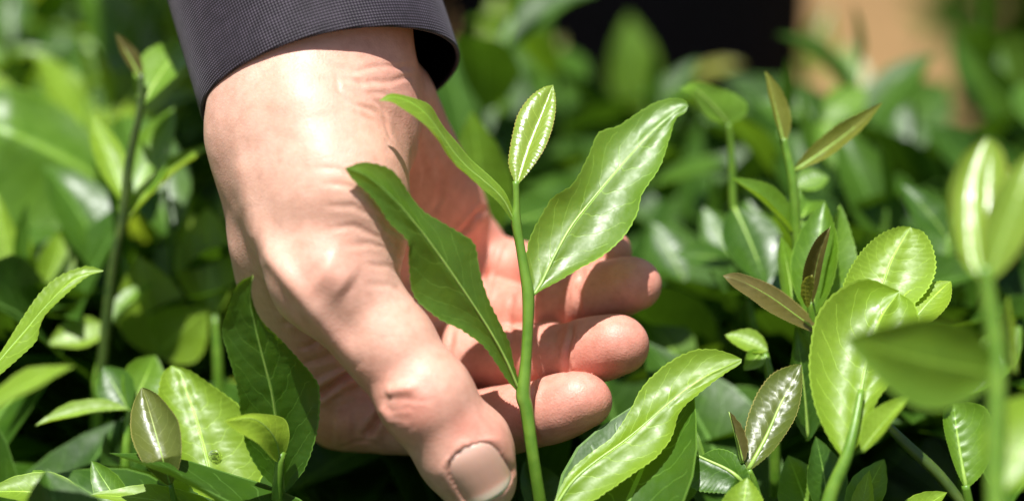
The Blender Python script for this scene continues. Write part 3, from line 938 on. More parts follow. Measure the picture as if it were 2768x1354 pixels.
outline_leaf(r, [(1428, 806), (1456, 778), (1500, 690), (1543, 614), (1600, 540), (1662, 467), (1757, 362), (1833, 298), (1860, 286)],
             [(1426, 804), (1436, 757), (1424, 702), (1434, 643), (1471, 571), (1497, 533), (1550, 497), (1592, 420), (1619, 360), (1671, 342), (1719, 310), (1771, 279), (1819, 267), (1852, 272), (1860, 286)],
             [(1431, 806), (1470, 780), (1512, 757), (1567, 724), (1629, 690), (1686, 638), (1722, 576), (1735, 524), (1782, 452), (1810, 371), (1826, 322), (1852, 305), (1860, 287)],
             [0, 1, 4, 9, 15, 20, 23], [4, 1, -2, 4, 5, 4], [-3, -5, -6, -5, -3], 'green', teeth=0.00035, n_teeth=30, quilt=0.0005, dome=0.11, rib=0.00052, seed=5)

# dark leaf and folded young leaf at the lower left
r = shoot("tea shoot with large dark leaf against the hand's lower left and small folded leaf", (747, 1440, 6))
stem_part(r, [(742, 1480, 8, 1.6), (748, 1354, 2, 1.5), (757, 1245, -2, 1.2), (768, 1225, -1, 0.8)])
outline_leaf(r, [(768, 1330), (760, 1225), (744, 1121), (733, 1054), (706, 948), (690, 880), (676, 810), (684, 744)],
             [(768, 1328), (744, 1315), (706, 1276), (667, 1204), (652, 1115), (639, 1032), (617, 954), (601, 893), (617, 837), (644, 768), (684, 744)],
             [(769, 1330), (790, 1310), (828, 1254), (858, 1154), (862, 1054), (844, 1015), (806, 971), (761, 921), (704, 862), (680, 800), (684, 744)],
             [6, 3, 0, -4, -9, -14, -18], [-3, -4, -4, -2], [3, 4, 5, 2], 'deep', teeth=0.0004, n_teeth=32, quilt=0.0008, dome=0.12, rib=0.00033, seed=6)
outline_leaf(r, [(757, 1250), (750, 1200), (725, 1158), (680, 1130), (606, 1137)],
             [(756, 1252), (735, 1238), (700, 1200), (668, 1180), (640, 1164), (606, 1138)],
             [(760, 1250), (778, 1205), (782, 1165), (764, 1128), (694, 1117), (650, 1122), (606, 1137)],
             [-2, -6, -10, -14, -18], [-3, -4, -2], [4, 6, 3], 'yellow', teeth=0.0, quilt=0.0002, dome=0.1, rib=0.00028, seed=7)

r = shoot("glossy broad leaf with a water drop, lower left, behind the bronze bud leaf", (590, 1440, 20))
stem_part(r, [(604, 1480, 24, 1.5), (590, 1390, 20, 1.3), (584, 1345, 18, 0.9)])
outline_leaf(r, [(586, 1350), (562, 1260), (528, 1126), (505, 1060), (489, 1010), (462, 988)],
             [(580, 1352), (520, 1320), (470, 1240), (445, 1170), (428, 1110), (428, 1065), (440, 1010), (462, 988)],
             [(592, 1352), (680, 1330), (712, 1270), (712, 1200), (683, 1140), (650, 1098), (600, 1060), (556, 1030), (510, 1000), (472, 988), (462, 988)],
             [10, 13, 17, 21, 25, 28], [-4, -6, -6, -3], [-1, -2, -2, -1], 'young', teeth=0.0003, quilt=0.0009, dome=0.14, rib=0.00049, seed=8)
BROAD_LEAF = r

r = shoot("bronze pointed bud leaf with sunlit tip standing at lower left", (470, 1440, 2))
stem_part(r, [(520, 1480, 10, 1.2), (480, 1380, 3, 1.0), (461, 1306, 0, 0.7)])
outline_leaf(r, [(461, 1312), (440, 1240), (415, 1150), (398, 1090), (383, 1046)],
             [(459, 1312), (444, 1304), (405, 1270), (383, 1243), (358, 1185), (354, 1130), (364, 1085), (383, 1046)],
             [(464, 1312), (486, 1250), (490, 1200), (484, 1150), (472, 1122), (433, 1074), (405, 1054), (383, 1046)],
             [0, -2, -3, 0, 6], [-3, -5, -4, 0], [-2, -4, -5, -2], 'olive', name="bud_leaf", teeth=0.0003, n_teeth=34, quilt=0.0002, dome=0.16, rib=0.00028, seed=9)

r = shoot("pale slender leaf arching in from the left edge", (-80, 1080, 10))
stem_part(r, [(-140, 1180, 10, 1.3), (-90, 1090, 8, 0.9)])
outline_leaf(r, [(-90, 1090), (0, 972), (70, 890), (125, 825), (200, 755), (280, 732)],
             [(-92, 1086), (-40, 1000), (0, 955), (61, 860), (111, 790), (160, 748), (222, 723), (250, 722), (280, 731)],
             [(-88, 1094), (0, 1012), (56, 962), (97, 921), (108, 880), (122, 850), (160, 812), (200, 775), (240, 745), (280, 733)],
             [6, 8, 11, 15, 19], [4, 5, 4, 2], [-4, -5, -5, -2], 'young', teeth=0.0004, quilt=0.0005, dome=0.1, rib=0.00033, seed=10)

# long leaf at the lower right
r = shoot("long sunlit leaf with pale midrib pointing up right below the fingertips", (1480, 1440, -8))
stem_part(r, [(1440, 1520, -8, 1.6), (1480, 1420, -8, 1.1), (1500, 1370, -8, 0.9)])
outline_leaf(r, [(1498, 1372), (1547, 1300), (1610, 1245), (1700, 1180), (1820, 1079), (1910, 1015), (2005, 971)],
             [(1494, 1370), (1507, 1335), (1547, 1268), (1610, 1215), (1656, 1180), (1703, 1110), (1735, 1050), (1785, 998), (1838, 963), (1886, 946), (1939, 947), (1981, 959), (2005, 970)],
             [(1502, 1376), (1580, 1362), (1650, 1320), (1700, 1285), (1730, 1264), (1772, 1234), (1814, 1180), (1838, 1110), (1897, 1055), (1951, 1013), (1999, 984), (2005, 972)],
             [-8, -6, -2, 2, 6, 9], [4, 5, 5, 3], [-5, -6, -5, -2], 'young', teeth=0.00045, n_teeth=32, quilt=0.0006, dome=0.12, rib=0.00044, seed=11)

# shoot standing at the right behind the hand
r = shoot("slim tea shoot with upright brown bud and narrow olive side leaf, right of the hand", (2165, 760, 42))
stem_part(r, [(2200, 1000, 48, 1.6), (2165, 760, 44, 1.5), (2153, 628, 42, 1.4), (2144, 500, 40, 1.3), (2128, 420, 40, 1.1), (2117, 375, 40, 1.0)])
posed_leaf(r, (2119, 392, 40), (2068, 192, 40), 26, (0.4, 0.1, 0.9), 'bronze', name="bud_leaf", bend=0.2, fold=0.75, seed=21)
posed_leaf(r, (2146, 462, 40), (2386, 277, 34), 30, (-0.35, 0.3, 0.9), 'bronze', bend=-0.5, fold=0.5, seed=22)
posed_leaf(r, (2148, 640, 44), (1976, 480, 40), 34, (0.7, 0.35, 0.6), 'green', bend=0.5, fold=0.8, seed=23)
posed_leaf(r, (2152, 640, 44), (2190, 545, 60), 60, (-0.1, 0.6, 0.8), 'green', bend=0.6, fold=0.5, seed=24)

r = shoot("curled leaf behind the tip of the big raised leaf, upper right", (1975, 760, 75))
stem_part(r, [(2060, 1000, 80, 1.4), (1990, 640, 75, 1.2), (1978, 420, 72, 1.0), (1968, 335, 70, 0.8)], mat=STEM)
outline_leaf(r, [(1968, 336), (1940, 300), (1905, 262), (1870, 235), (1839, 242)], [(1966, 338), (1915, 318), (1888, 285), (1872, 255), (1839, 244)],
             [(1970, 335), (2010, 315), (2017, 283), (1985, 255), (1944, 238), (1883, 221), (1839, 240)], [70, 66, 62, 60], [-4, -4, -2], [4, 6, 4], 'green', n=41, cols=9, seed=25)
posed_leaf(r, (1985, 560, 72), (2075, 780, 62), 85, (0.3, 0.2, 0.9), 'deep', bend=0.3, fold=0.2, seed=26)

r = shoot("tea shoot with two brown bronze leaves and grey-green folded leaf, right of fingertips", (2195, 900, 22))
stem_part(r, [(2260, 1200, 30, 1.5), (2215, 1000, 24, 1.5), (2200, 890, 22, 1.3), (2190, 815, 20, 1.0)])
outline_leaf(r, [(2208, 892), (2150, 850), (2080, 800), (2010, 762), (1954, 745)], [(2204, 900), (2130, 868), (2070, 836), (2030, 806), (1985, 775), (1954, 746)],
             [(2210, 884), (2180, 845), (2130, 800), (2080, 768), (2020, 745), (1985, 738), (1954, 744)], [20, 16, 12, 10, 10], [-3, -4, -2], [3, 4, 2], 'purple', n_teeth=34, teeth=0.0003, seed=27, rib=0.00028)
outline_leaf(r, [(2190, 828), (2196, 780), (2214, 690), (2245, 611)], [(2188, 828), (2170, 780), (2176, 715), (2205, 650), (2245, 612)], [(2194, 828), (2212, 770), (2226, 700), (2240, 640), (2245, 611)],
             [20, 15, 12, 12], [-1, -2, -1], [-3, -5, -2], 'purple', name="bud_leaf", n_teeth=30, teeth=0.0003, n=61, seed=28, rib=0.00022)
outline_leaf(r, [(2182, 830), (2176, 790), (2182, 755), (2195, 742)], [(2180, 830), (2166, 795), (2172, 758), (2195, 742)], [(2186, 830), (2196, 790), (2200, 760), (2196, 742)], [17, 12, 10, 10], [-1, -1], [-1, -2], 'bronze', name="bud", n=31, cols=7, seed=29, rib=0)
posed_leaf(r, (2196, 860, 26), (2230, 545, 34), 62, (-0.3, 0.42, 0.85), 'green', bend=0.5, fold=0.45, seed=30)
posed_leaf(r, (2205, 850, 28), (2270, 550, 36), 58, (0.7, 0.3, 0.6), 'green', bend=0.3, fold=0.6, seed=31)
posed_leaf(r, (2150, 860, 30), (2110, 640, 36), 45, (0.55, 0.2, 0.8), 'green', bend=0.2, fold=0.2, seed=32)
posed_leaf(r, (2185, 1190, 24), (2150, 880, 22), 62, (0.5, 0.1, 0.85), 'deep', bend=0.2, fold=0.25, seed=33)

r = shoot("dark bronze glossy leaf with small dark spike bud, lower right in shade", (2035, 1300, 4))
stem_part(r, [(2080, 1480, 8, 1.3), (2045, 1330, 4, 1.1), (2024, 1268, 2, 0.9)])
outline_leaf(r, [(2022, 1270), (2070, 1180), (2110, 1090), (2145, 1030), (2165, 985)], [(2018, 1268), (2012, 1200), (2022, 1130), (2050, 1060), (2090, 1010), (2140, 988), (2165, 984)],
             [(2026, 1272), (2085, 1220), (2130, 1160), (2155, 1110), (2166, 1050), (2167, 985)], [2, 2, 4, 8, 12], [2, 3, 2], [-3, -4, -2], 'olive', n_teeth=30, teeth=0.0004, quilt=0.0006, seed=34)
posed_leaf(r, (2008, 1250, 2), (1972, 1112, 2), 16, (0.6, 0.1, 0.8), 'purple', name="bud", fold=0.9, bend=0.1, seed=35, n=31)

r = shoot("dark leaf with wavy curled bright edge at the bottom right of the long leaf", (2060, 1420, -2))
stem_part(r, [(2100, 1500, 0, 1.4), (2060, 1400, -2, 1.0), (2032, 1325, -2, 0.8)])
outline_leaf(r, [(2034, 1330), (1980, 1275), (1900, 1235), (1812, 1190)], [(2034, 1334), (1950, 1330), (1880, 1320), (1830, 1270), (1806, 1230), (1812, 1192)],
             [(2034, 1326), (2020, 1270), (1990, 1230), (1945, 1212), (1905, 1225), (1880, 1248), (1860, 1215), (1830, 1195), (1812, 1188)], [-2, -4, -2, 4], [-1, -2, 0], [6, 10, 6], 'deep', teeth=0.0004, seed=36)
posed_leaf(r, (2000, 1460, -14), (2020, 1290, -10), 60, (-0.1, 0.7, 0.7), 'young', seed=37)

# large pale leaves further right
r = shoot("two large pale green leaves overlapping, seen right of the bronze leaves", (2260, 1400, -18))
stem_part(r, [(2215, 1480, -20, 2.0), (2245, 1340, -20, 1.9), (2288, 1235, -20, 1.6), (2310, 1150, -18, 1.2), (2328, 1055, -14, 0.9)])
outline_leaf(r, [(2288, 1246), (2310, 1150), (2328, 1055), (2350, 950), (2380, 860), (2430, 790)], [(2284, 1246), (2240, 1180), (2205, 1100), (2188, 1010), (2192, 930), (2210, 850), (2260, 790), (2340, 755), (2430, 786)],
             [(2294, 1246), (2345, 1150), (2372, 1080), (2420, 1020), (2470, 960), (2485, 880), (2470, 820), (2430, 792)], [-20, -19, -16, -10, -4, 2], [0, 2, 3, 2], [-2, -4, -4, -2], 'young', teeth=0.0003, quilt=0.0009, rib=0.00066, dome=0.2, seed=38)
outline_leaf(r, [(2340, 850), (2380, 780), (2410, 700), (2462, 614)], [(2330, 850), (2280, 800), (2290, 745), (2330, 680), (2380, 635), (2430, 614), (2462, 613)],
             [(2350, 850), (2440, 840), (2500, 790), (2528, 730), (2520, 670), (2495, 628), (2462, 615)], [4, 6, 9, 14], [0, 0, 0], [-3, -5, -2], 'young', teeth=0.0004, quilt=0.0006, rib=0.00044, dome=0.12, seed=39)
posed_leaf(r, (2330, 1220, -22), (2460, 1070, -26), 40, (-0.4, 0.6, 0.7), 'young', bend=0.4, fold=0.5, seed=40)
posed_leaf(r, (2445, 900, 0), (2570, 760, 8), 62, (-0.3, 0.6, 0.7), 'yellow', bend=0.5, fold=0.25, seed=41)

# near shoot, out of focus
r = shoot("blurred foreground tea shoot with streaked glossy bud leaves at the right edge", (2700, 1440, -95))
stem_part(r, [(2705, 1560, -98, 2.2), (2690, 1300, -95, 2.2), (2695, 1000, -93, 2.1), (2678, 850, -92, 2.0), (2660, 720, -92, 1.6)])
outline_leaf(r, [(2655, 760), (2640, 650), (2636, 520), (2650, 440), (2668, 372)], [(2650, 760), (2600, 700), (2572, 600), (2570, 510), (2600, 430), (2640, 385), (2668, 372)],
             [(2662, 760), (2700, 680), (2722, 600), (2726, 500), (2712, 420), (2690, 385), (2668, 372)], [-92, -88, -84, -80, -76], [-2, -3, -2], [-2, -3, -2], 'bud', name="bud_leaf", quilt=0.0002, dome=0.3, n=51, seed=42)
posed_leaf(r, (2670, 760, -92), (2800, 400, -88), 62, (-0.1, 0.4, 0.9), 'bud', fold=0.5, seed=43)
posed_leaf(r, (2690, 1010, -93), (2285, 915, -90), 130, (0.1, -0.35, 0.95), 'green', bend=0.5, fold=0.1, seed=44, quilt=0.0001, rib=0, shape=0.8)
posed_leaf(r, (2745, 1010, -60), (2725, 800, -60), 22, (-0.5, 0.3, 0.8), 'yellow', fold=0.6, seed=45)
posed_leaf(r, (2700, 1330, -95), (2860, 1060, -80), 110, (-0.2, 0.5, 0.85), 'young', seed=46)

r = shoot("upright leaf with thick pale midrib at the lower right", (2620, 1400, 14))
stem_part(r, [(2640, 1480, 16, 1.5), (2622, 1380, 14, 1.3), (2610, 1310, 12, 1.1)])
outline_leaf(r, [(2612, 1320), (2598, 1240), (2585, 1160), (2578, 1090)], [(2608, 1320), (2578, 1250), (2555, 1170), (2552, 1110), (2578, 1088)], [(2616, 1320), (2660, 1270), (2690, 1190), (2670, 1110), (2625, 1088), (2580, 1088)],
             [12, 12, 14, 18], [-1, -2, -1], [-3, -4, -2], 'green', n=51, teeth=0.0003, quilt=0.0008, rib=0.00066, seed=47)
stem_part(r, [(2400, 1150, 16, 1.2), (2450, 1200, 14, 1.5), (2540, 1285, 14, 1.6), (2630, 1400, 14, 1.5)], name="side_stem", mat=STEM_DARK)

# ------------------------------------------------------------------ blurred shoots behind, each set where the photograph shows it
r = shoot("broad dark blurred leaf at the left edge", (300, 760, 85), )
stem_part(r, [(290, 1100, 152, 1.8), (310, 800, 145, 1.6), (325, 560, 142, 1.5)])
outline_leaf(r, [(325, 560), (250, 470), (130, 400), (0, 350), (-120, 330)], [(320, 565), (240, 640), (140, 690), (20, 700), (-80, 560), (-120, 335)],
             [(328, 555), (318, 480), (270, 390), (180, 300), (80, 248), (0, 236), (-80, 260), (-120, 328)], [142, 138, 134, 132, 136], [-4, -6, -4], [8, 11, 8], 'green', n=41, quilt=0.0005, seed=50, rib=0.0003)

r = shoot("slender dark blurred stem with brown bud left of the sleeve", (320, 760, 70))
stem_part(r, [(270, 1050, 80, 1.7), (300, 760, 74, 1.6), (330, 600, 70, 1.4), (350, 430, 68, 1.3), (378, 300, 66, 1.1), (382, 200, 66, 0.9)], mat=STEM_DARK)
posed_leaf(r, (382, 215, 66), (312, 90, 66), 20, (0.3, 0.3, 0.9), 'purple', name="bud_leaf", fold=0.7, bend=0.2, seed=51)
posed_leaf(r, (385, 285, 66), (530, 95, 90), 72, (-0.25, 0.5, 0.8), 'green', fold=0.25, seed=52)
posed_leaf(r, (335, 610, 70), (470, 290, 95), 62, (-0.1, 0.45, 0.9), 'green', fold=0.4, bend=0.2, seed=53)
posed_leaf(r, (340, 600, 70), (600, 380, 84), 46, (-0.6, 0.6, 0.5), 'young', fold=0.4, bend=0.5, seed=54)
posed_leaf(r, (345, 560, 70), (245, 310, 90), 40, (0.2, 0.45, 0.85), 'young', fold=0.3, bend=0.3, seed=55)

BG = [
    # label, stem base, [(base, tip, half width, face, material, fold)]
    ("pale glossy blurred leaf pair above the left dark leaf", (230, 420, 150), [((225, 300, 150), (275, 60, 165), 58, (-0.15, 0.46, 0.87), 'green', 0.2), ((220, 300, 150), (150, 60, 160), 60, (0.1, 0.7, 0.6), 'yellow', 0.3)]),
    ("blurred leaves in the top left corner", (80, 420, 230), [((60, 300, 220), (20, 20, 240), 85, (-0.15, 0.5, 0.85), 'green', 0.2), ((100, 280, 220), (190, -40, 240), 75, (0.4, 0.6, 0.7), 'young', 0.3), ((70, 300, 220), (-80, 140, 220), 60, (-0.4, 0.6, 0.6), 'deep', 0.3)]),
    ("bright blurred leaf cluster at top left of the sleeve", (420, 330, 190), [((415, 230, 190), (390, -10, 205), 80, (0.1, 0.75, 0.6), 'young', 0.2), ((430, 220, 190), (560, 40, 210), 70, (-0.3, 0.6, 0.7), 'yellow', 0.25), ((400, 230, 190), (300, -30, 200), 60, (0.4, 0.4, 0.8), 'green', 0.2)]),
    ("glossy blurred leaf cluster touching the wrist's left side", (590, 1000, 95), [((580, 850, 95), (560, 560, 100), 85, (-0.2, 0.5, 0.85), 'green', 0.35), ((570, 840, 95), (500, 620, 98), 60, (0.0, 0.7, 0.7), 'young', 0.3), ((590, 850, 95), (660, 640, 110), 60, (0.2, 0.5, 0.8), 'green', 0.3)]),
    ("tall folded blurred leaf left of the wrist", (420, 1050, 110), [((425, 960, 110), (370, 690, 105), 95, (0.25, 0.25, 0.9), 'green', 0.25), ((420, 960, 110), (560, 830, 105), 85, (0.35, 0.2, 0.9), 'green', 0.15), ((410, 970, 110), (325, 660, 108), 24, (-0.15, 0.46, 0.87), 'deep', 0.3)]),
    ("white-glinting narrow blurred leaves at mid left", (95, 900, 120), [((95, 860, 120), (70, 620, 125), 34, (-0.17, 0.46, 0.87), 'green', 0.3), ((60, 860, 120), (-10, 520, 125), 48, (-0.17, 0.46, 0.87), 'green', 0.3), ((100, 850, 120), (190, 600, 130), 50, (0.3, 0.3, 0.9), 'green', 0.3)]),
    ("low rounded blurred leaf in shade left of the hand", (260, 1050, 80), [((290, 885, 80), (130, 930, 76), 48, (0.1, 0.5, 0.8), 'green', 0.2), ((300, 880, 80), (420, 760, 90), 40, (-0.5, 0.5, 0.7), 'deep', 0.3)]),
    ("bright blurred leaf streak at the lower left edge", (-150, 1230, -60), [((-60, 1130, -55), (200, 990, -62), 60, (-0.3, 0.75, 0.5), 'young', 0.2)]),
    ("curled blurred leaf reaching left above the bottom left corner", (340, 1260, 45), [((345, 1105, 45), (95, 1150, 40), 34, (-0.1, 0.8, 0.5), 'young', 0.5), ((350, 1110, 45), (280, 990, 52), 52, (-0.2, 0.5, 0.8), 'deep', 0.3), ((352, 1110, 45), (420, 960, 60), 60, (0.3, 0.3, 0.9), 'green', 0.2)]),
    ("tall blade-like blurred leaves right of the sleeve", (1400, 480, 200), [((1385, 330, 200), (1345, -20, 215), 62, (-0.35, 0.25, 0.9), 'young', 0.25), ((1410, 330, 200), (1440, -60, 215), 55, (0.4, 0.3, 0.9), 'green', 0.2), ((1420, 340, 200), (1520, 100, 220), 40, (0.1, 0.6, 0.6), 'bronze', 0.3)]),
    ("single rounded upright blurred leaf before the black trousers", (1720, 450, 210), [((1715, 330, 210), (1700, 40, 205), 72, (0.1, 0.3, 0.9), 'green', 0.15)]),
    ("pale blurred bud with drooping leaf tip near the tan ground", (2190, 420, 210), [((2185, 215, 210), (2245, 20, 215), 44, (-0.17, 0.46, 0.87), 'bronze', 0.25), ((2180, 260, 210), (2130, 400, 200), 40, (0.1, 0.6, 0.7), 'green', 0.2)]),
    ("small round pale blurred leaf below the tan ground", (2290, 420, 190), [((2290, 260, 190), (2285, 120, 200), 52, (0.1, 0.35, 0.92), 'young', 0.1)]),
    ("diagonal bright blurred leaf in the upper right corner", (2760, 480, 120), [((2790, 380, 120), (2585, 105, 110), 52, (-0.4, 0.3, 0.8), 'green', 0.3)]),
    ("big pale blurred leaf between palm edge and bud leaf", (1310, 760, 130), [((1330, 640, 130), (1275, 300, 120), 82, (-0.17, 0.46, 0.87), 'green', 0.15), ((1350, 620, 130), (1560, 560, 160), 60, (0.3, 0.6, 0.6), 'deep', 0.3)]),
    ("pale and yellowish blurred leaves right of the cuff", (1330, 480, 170), [((1310, 380, 170), (1330, 210, 175), 70, (-0.17, 0.48, 0.86), 'yellow', 0.2), ((1230, 330, 165), (1310, 180, 160), 30, (-0.3, 0.5, 0.8), 'bronze', 0.3)]),
    ("bright hanging blurred leaf behind the olive side leaf", (2260, 620, 80), [((2230, 330, 85), (2285, 470, 72), 60, (-0.1, 0.4, 0.9), 'young', 0.35), ((2200, 320, 85), (2050, 280, 95), 50, (0.1, 0.6, 0.8), 'green', 0.2), ((2230, 330, 85), (2340, 240, 95), 50, (0.0, 0.5, 0.8), 'young', 0.2)]),
    ("olive blurred leaf lying flat against the dark trousers", (1960, 420, 180), [((1860, 215, 180), (2010, 175, 175), 34, (-0.1, 0.8, 0.5), 'bronze', 0.2)]),
    ("round bright leaf just behind the slim shoot's joint", (2200, 640, 62), [((2150, 505, 62), (2240, 480, 64), 40, (-0.1, 0.6, 0.8), 'young', 0.2)]),
    ("bright green blurred leaf behind the ring and middle fingertips", (1840, 1100, 90), [((1860, 1010, 90), (1740, 850, 95), 70, (0.2, 0.4, 0.9), 'green', 0.2), ((1850, 760, 110), (1760, 600, 120), 60, (0.1, 0.3, 0.9), 'green', 0.2)]),
    ("small pointed leaf in the dark gap right of the fingertips", (2090, 1080, 30), [((2075, 950, 30), (1960, 905, 34), 36, (0.0, 0.6, 0.8), 'young', 0.3), ((2060, 950, 30), (2010, 1000, 26), 26, (0.2, 0.3, 0.9), 'green', 0.2)]),
    ("grey-glinting blurred leaves right of the long fingers", (2000, 760, 100), [((1990, 720, 100), (1900, 560, 110), 50, (-0.17, 0.46, 0.87), 'deep', 0.2), ((2010, 720, 100), (2020, 540, 110), 60, (0.2, 0.2, 0.9), 'deep', 0.2), ((1990, 710, 100), (1820, 690, 95), 44, (0.0, 0.6, 0.7), 'green', 0.2)]),
    ("bright leaves showing in the gap under the bottom of the hand", (1010, 1430, 96), [((1000, 1400, 96), (930, 1235, 106), 60, (-0.1, 0.5, 0.87), 'young', 0.2), ((1010, 1400, 96), (1150, 1290, 104), 44, (-0.2, 0.7, 0.7), 'yellow', 0.2), ((1000, 1420, 96), (850, 1330, 96), 40, (0.1, 0.7, 0.6), 'green', 0.2), ((1060, 1440, 92), (1010, 1300, 96), 44, (0.1, 0.6, 0.8), 'green', 0.2)]),
    ("bright horizontal leaf along the bottom left edge", (420, 1460, 8), [((620, 1395, 4), (235, 1338, 2), 46, (-0.1, 0.75, 0.6), 'young', 0.2), ((350, 1400, 4), (248, 1245, 12), 40, (-0.3, 0.5, 0.8), 'green', 0.3)]),
    ("light leaf with wavy rim in the bottom left corner", (100, 1460, 0), [((240, 1350, 0), (-40, 1330, 0), 60, (-0.2, 0.7, 0.6), 'young', 0.3), ((160, 1390, 0), (90, 1270, 10), 50, (0.1, 0.4, 0.9), 'green', 0.3)]),
    ("dark broad leaf behind the long sunlit leaf, lower right", (1800, 1450, 26), [((1790, 1400, 26), (1830, 1090, 34), 90, (0.2, 0.35, 0.9), 'green', 0.2), ((1770, 1400, 26), (1640, 1160, 36), 70, (0.3, 0.1, 0.9), 'deep', 0.2), ((1500, 1420, 22), (1420, 1240, 30), 60, (0.3, 0.2, 0.9), 'deep', 0.2)]),
    ("shaded leaves beneath the large pale leaves", (2230, 1460, 20), [((2200, 1440, 20), (2130, 1230, 24), 80, (0.2, 0.3, 0.9), 'green', 0.2), ((2240, 1400, 20), (2205, 1180, 22), 60, (0.3, 0.2, 0.9), 'deep', 0.25), ((2300, 1420, 12), (2390, 1240, 18), 50, (-0.2, 0.4, 0.9), 'green', 0.3), ((2320, 1440, 10), (2350, 1270, 10), 30, (-0.3, 0.4, 0.9), 'yellow', 0.3), ((2420, 1440, 10), (2560, 1330, 4), 50, (-0.2, 0.7, 0.7), 'young', 0.2)]),
    ("leaves behind the blurred foreground stem", (2600, 1100, 50), [((2610, 1060, 50), (2500, 880, 56), 70, (0.2, 0.4, 0.9), 'green', 0.2), ((2620, 1060, 50), (2760, 880, 60), 60, (-0.2, 0.5, 0.8), 'green', 0.2), ((2560, 640, 90), (2440, 500, 95), 50, (-0.1, 0.5, 0.8), 'green', 0.3)]),
]
def settle(q):
    """High in the picture the bush recedes; lower down only near leaves stand clear of its top."""
    x, y, w = q
    return (x, y, w * 1.9 if y < 460 and w > 70 else min(w, 98 if x < 700 else 105) if y > 560 else w)
for i, (label, sb, leaves) in enumerate(BG):
    leaves = [(settle(l[0]), (l[1][0], l[1][1], settle(l[0])[2] + (l[1][2] - l[0][2])) ) + l[2:] for l in leaves]
    hx = sum(l[0][0] for l in leaves) / len(leaves); hy = sum(l[0][1] for l in leaves) / len(leaves)
    hw = sum(l[0][2] for l in leaves) / len(leaves)
    r = shoot(label, (sb[0], sb[1], hw))
    stem_part(r, [(sb[0] + 6, sb[1] + 260, hw + 8, 1.6), (sb[0], sb[1], hw, 1.5), (hx, hy + 5, hw, 1.0)], per=5)
    for j, (b, t, wd, face, mat, fold) in enumerate(leaves):
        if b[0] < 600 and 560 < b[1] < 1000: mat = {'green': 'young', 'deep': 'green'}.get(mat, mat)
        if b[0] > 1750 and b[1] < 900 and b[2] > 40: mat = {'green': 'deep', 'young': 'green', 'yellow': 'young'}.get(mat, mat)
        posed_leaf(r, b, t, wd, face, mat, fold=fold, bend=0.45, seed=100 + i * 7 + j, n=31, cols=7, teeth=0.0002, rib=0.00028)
# ------------------------------------------------------------------ ground
m, nt, b = new_mat("dry_soil")
tc = node(nt, "ShaderNodeTexCoord")
n = node(nt, "ShaderNodeTexNoise", Scale=3.0, Detail=8.0, Roughness=0.65); nt.links.new(tc.outputs["Object"], n.inputs["Vector"])
c = ramp(nt, [(0.3, (0.16, 0.090, 0.028)), (0.7, (0.26, 0.150, 0.052))], n.outputs["Fac"]); nt.links.new(c.outputs["Color"], b.inputs["Base Color"])
b.inputs["Roughness"].default_value = 0.95
n2 = node(nt, "ShaderNodeTexNoise", Scale=60.0, Detail=6.0); nt.links.new(tc.outputs["Object"], n2.inputs["Vector"])
bp = node(nt, "ShaderNodeBump", Strength=0.7, Distance=0.02); nt.links.new(n2.outputs["Fac"], bp.inputs["Height"]); nt.links.new(bp.outputs["Normal"], b.inputs["Normal"])
gx = np.linspace(-1, 1, 41); gx = np.sign(gx) * np.abs(gx) ** 3 * 60
gv = [(x, y, GROUND_Z - 0.004 + 0.02 * math.sin(x * 3.1 + 1) * math.cos(y * 2.3) * (1 if abs(x) < 6 and abs(y) < 6 else 0)) for y in gx for x in gx]
gf = [[j * 41 + i, j * 41 + i + 1, (j + 1) * 41 + i + 1, (j + 1) * 41 + i] for j in range(40) for i in range(40)]
tag(mesh_object("ground", gv, gf, m), kind="structure")

# ------------------------------------------------------------------ bushes: woody branches and the unsorted mass of older leaves below the shoots
def foliage_mass(parent, count, boxes, seed, mats=('old', 'old', 'old', 'deep'), size=(0.05, 0.085), top=None, keep=None):
    rs = random.Random(seed)
    protos = []
    for k in range(6):
        (v, f, uv), _ = canon_leaf(1.0, 0.23 + 0.025 * (k % 3), 0.5 + 0.2 * (k % 2), 0.25 + 0.1 * (k % 3), n=10, cols=5, wave=0.02, seed=300 + k)
        protos.append((np.asarray(v), np.asarray(f), np.asarray(uv)))
    for mi, mname in enumerate(mats):
        VV, FF, UU = [], [], []
        off = 0
        done = 0
        while done < count // len(mats):
            x0, x1, y0, y1, z0, z1 = rs.choice(boxes)
            p = Vector((rs.uniform(x0, x1), rs.uniform(y0, y1), z0 + (z1 - z0) * rs.random() ** 0.6))
            if keep and not keep(p): 
                continue
            v, f, uv = protos[rs.randrange(6)]
            s = rs.uniform(*size)
            az = rs.uniform(0, 6.283); el = rs.uniform(-0.5, 0.9)
            Y = Vector((math.cos(az) * math.cos(el), math.sin(az) * math.cos(el), math.sin(el)))
            Z = Vector((rs.gauss(0, 0.35), rs.gauss(0, 0.35), 1)); Z = (Z - Y * Z.dot(Y)).normalized(); X = Y.cross(Z)
            W = (v * s) @ np.array([list(X), list(Y), list(Z)]) + np.array(p)
            VV.append(W); FF.append(f + off); UU.append(uv); off += len(v); done += 1
        o = mesh_object("foliage", np.vstack(VV), np.vstack(FF), MATS[mname], parent, origin=tuple(parent.location), uv=np.vstack(UU))
        tag(o, kind="stuff")

def photo_xyw(p):
    q = p - CAM
    d = q.dot(FWD)
    k = PX * d / DIST
    return q.dot(RIGHT) / k + 1384, 677 - q.dot(UP) / k, (d - DIST) * 1000

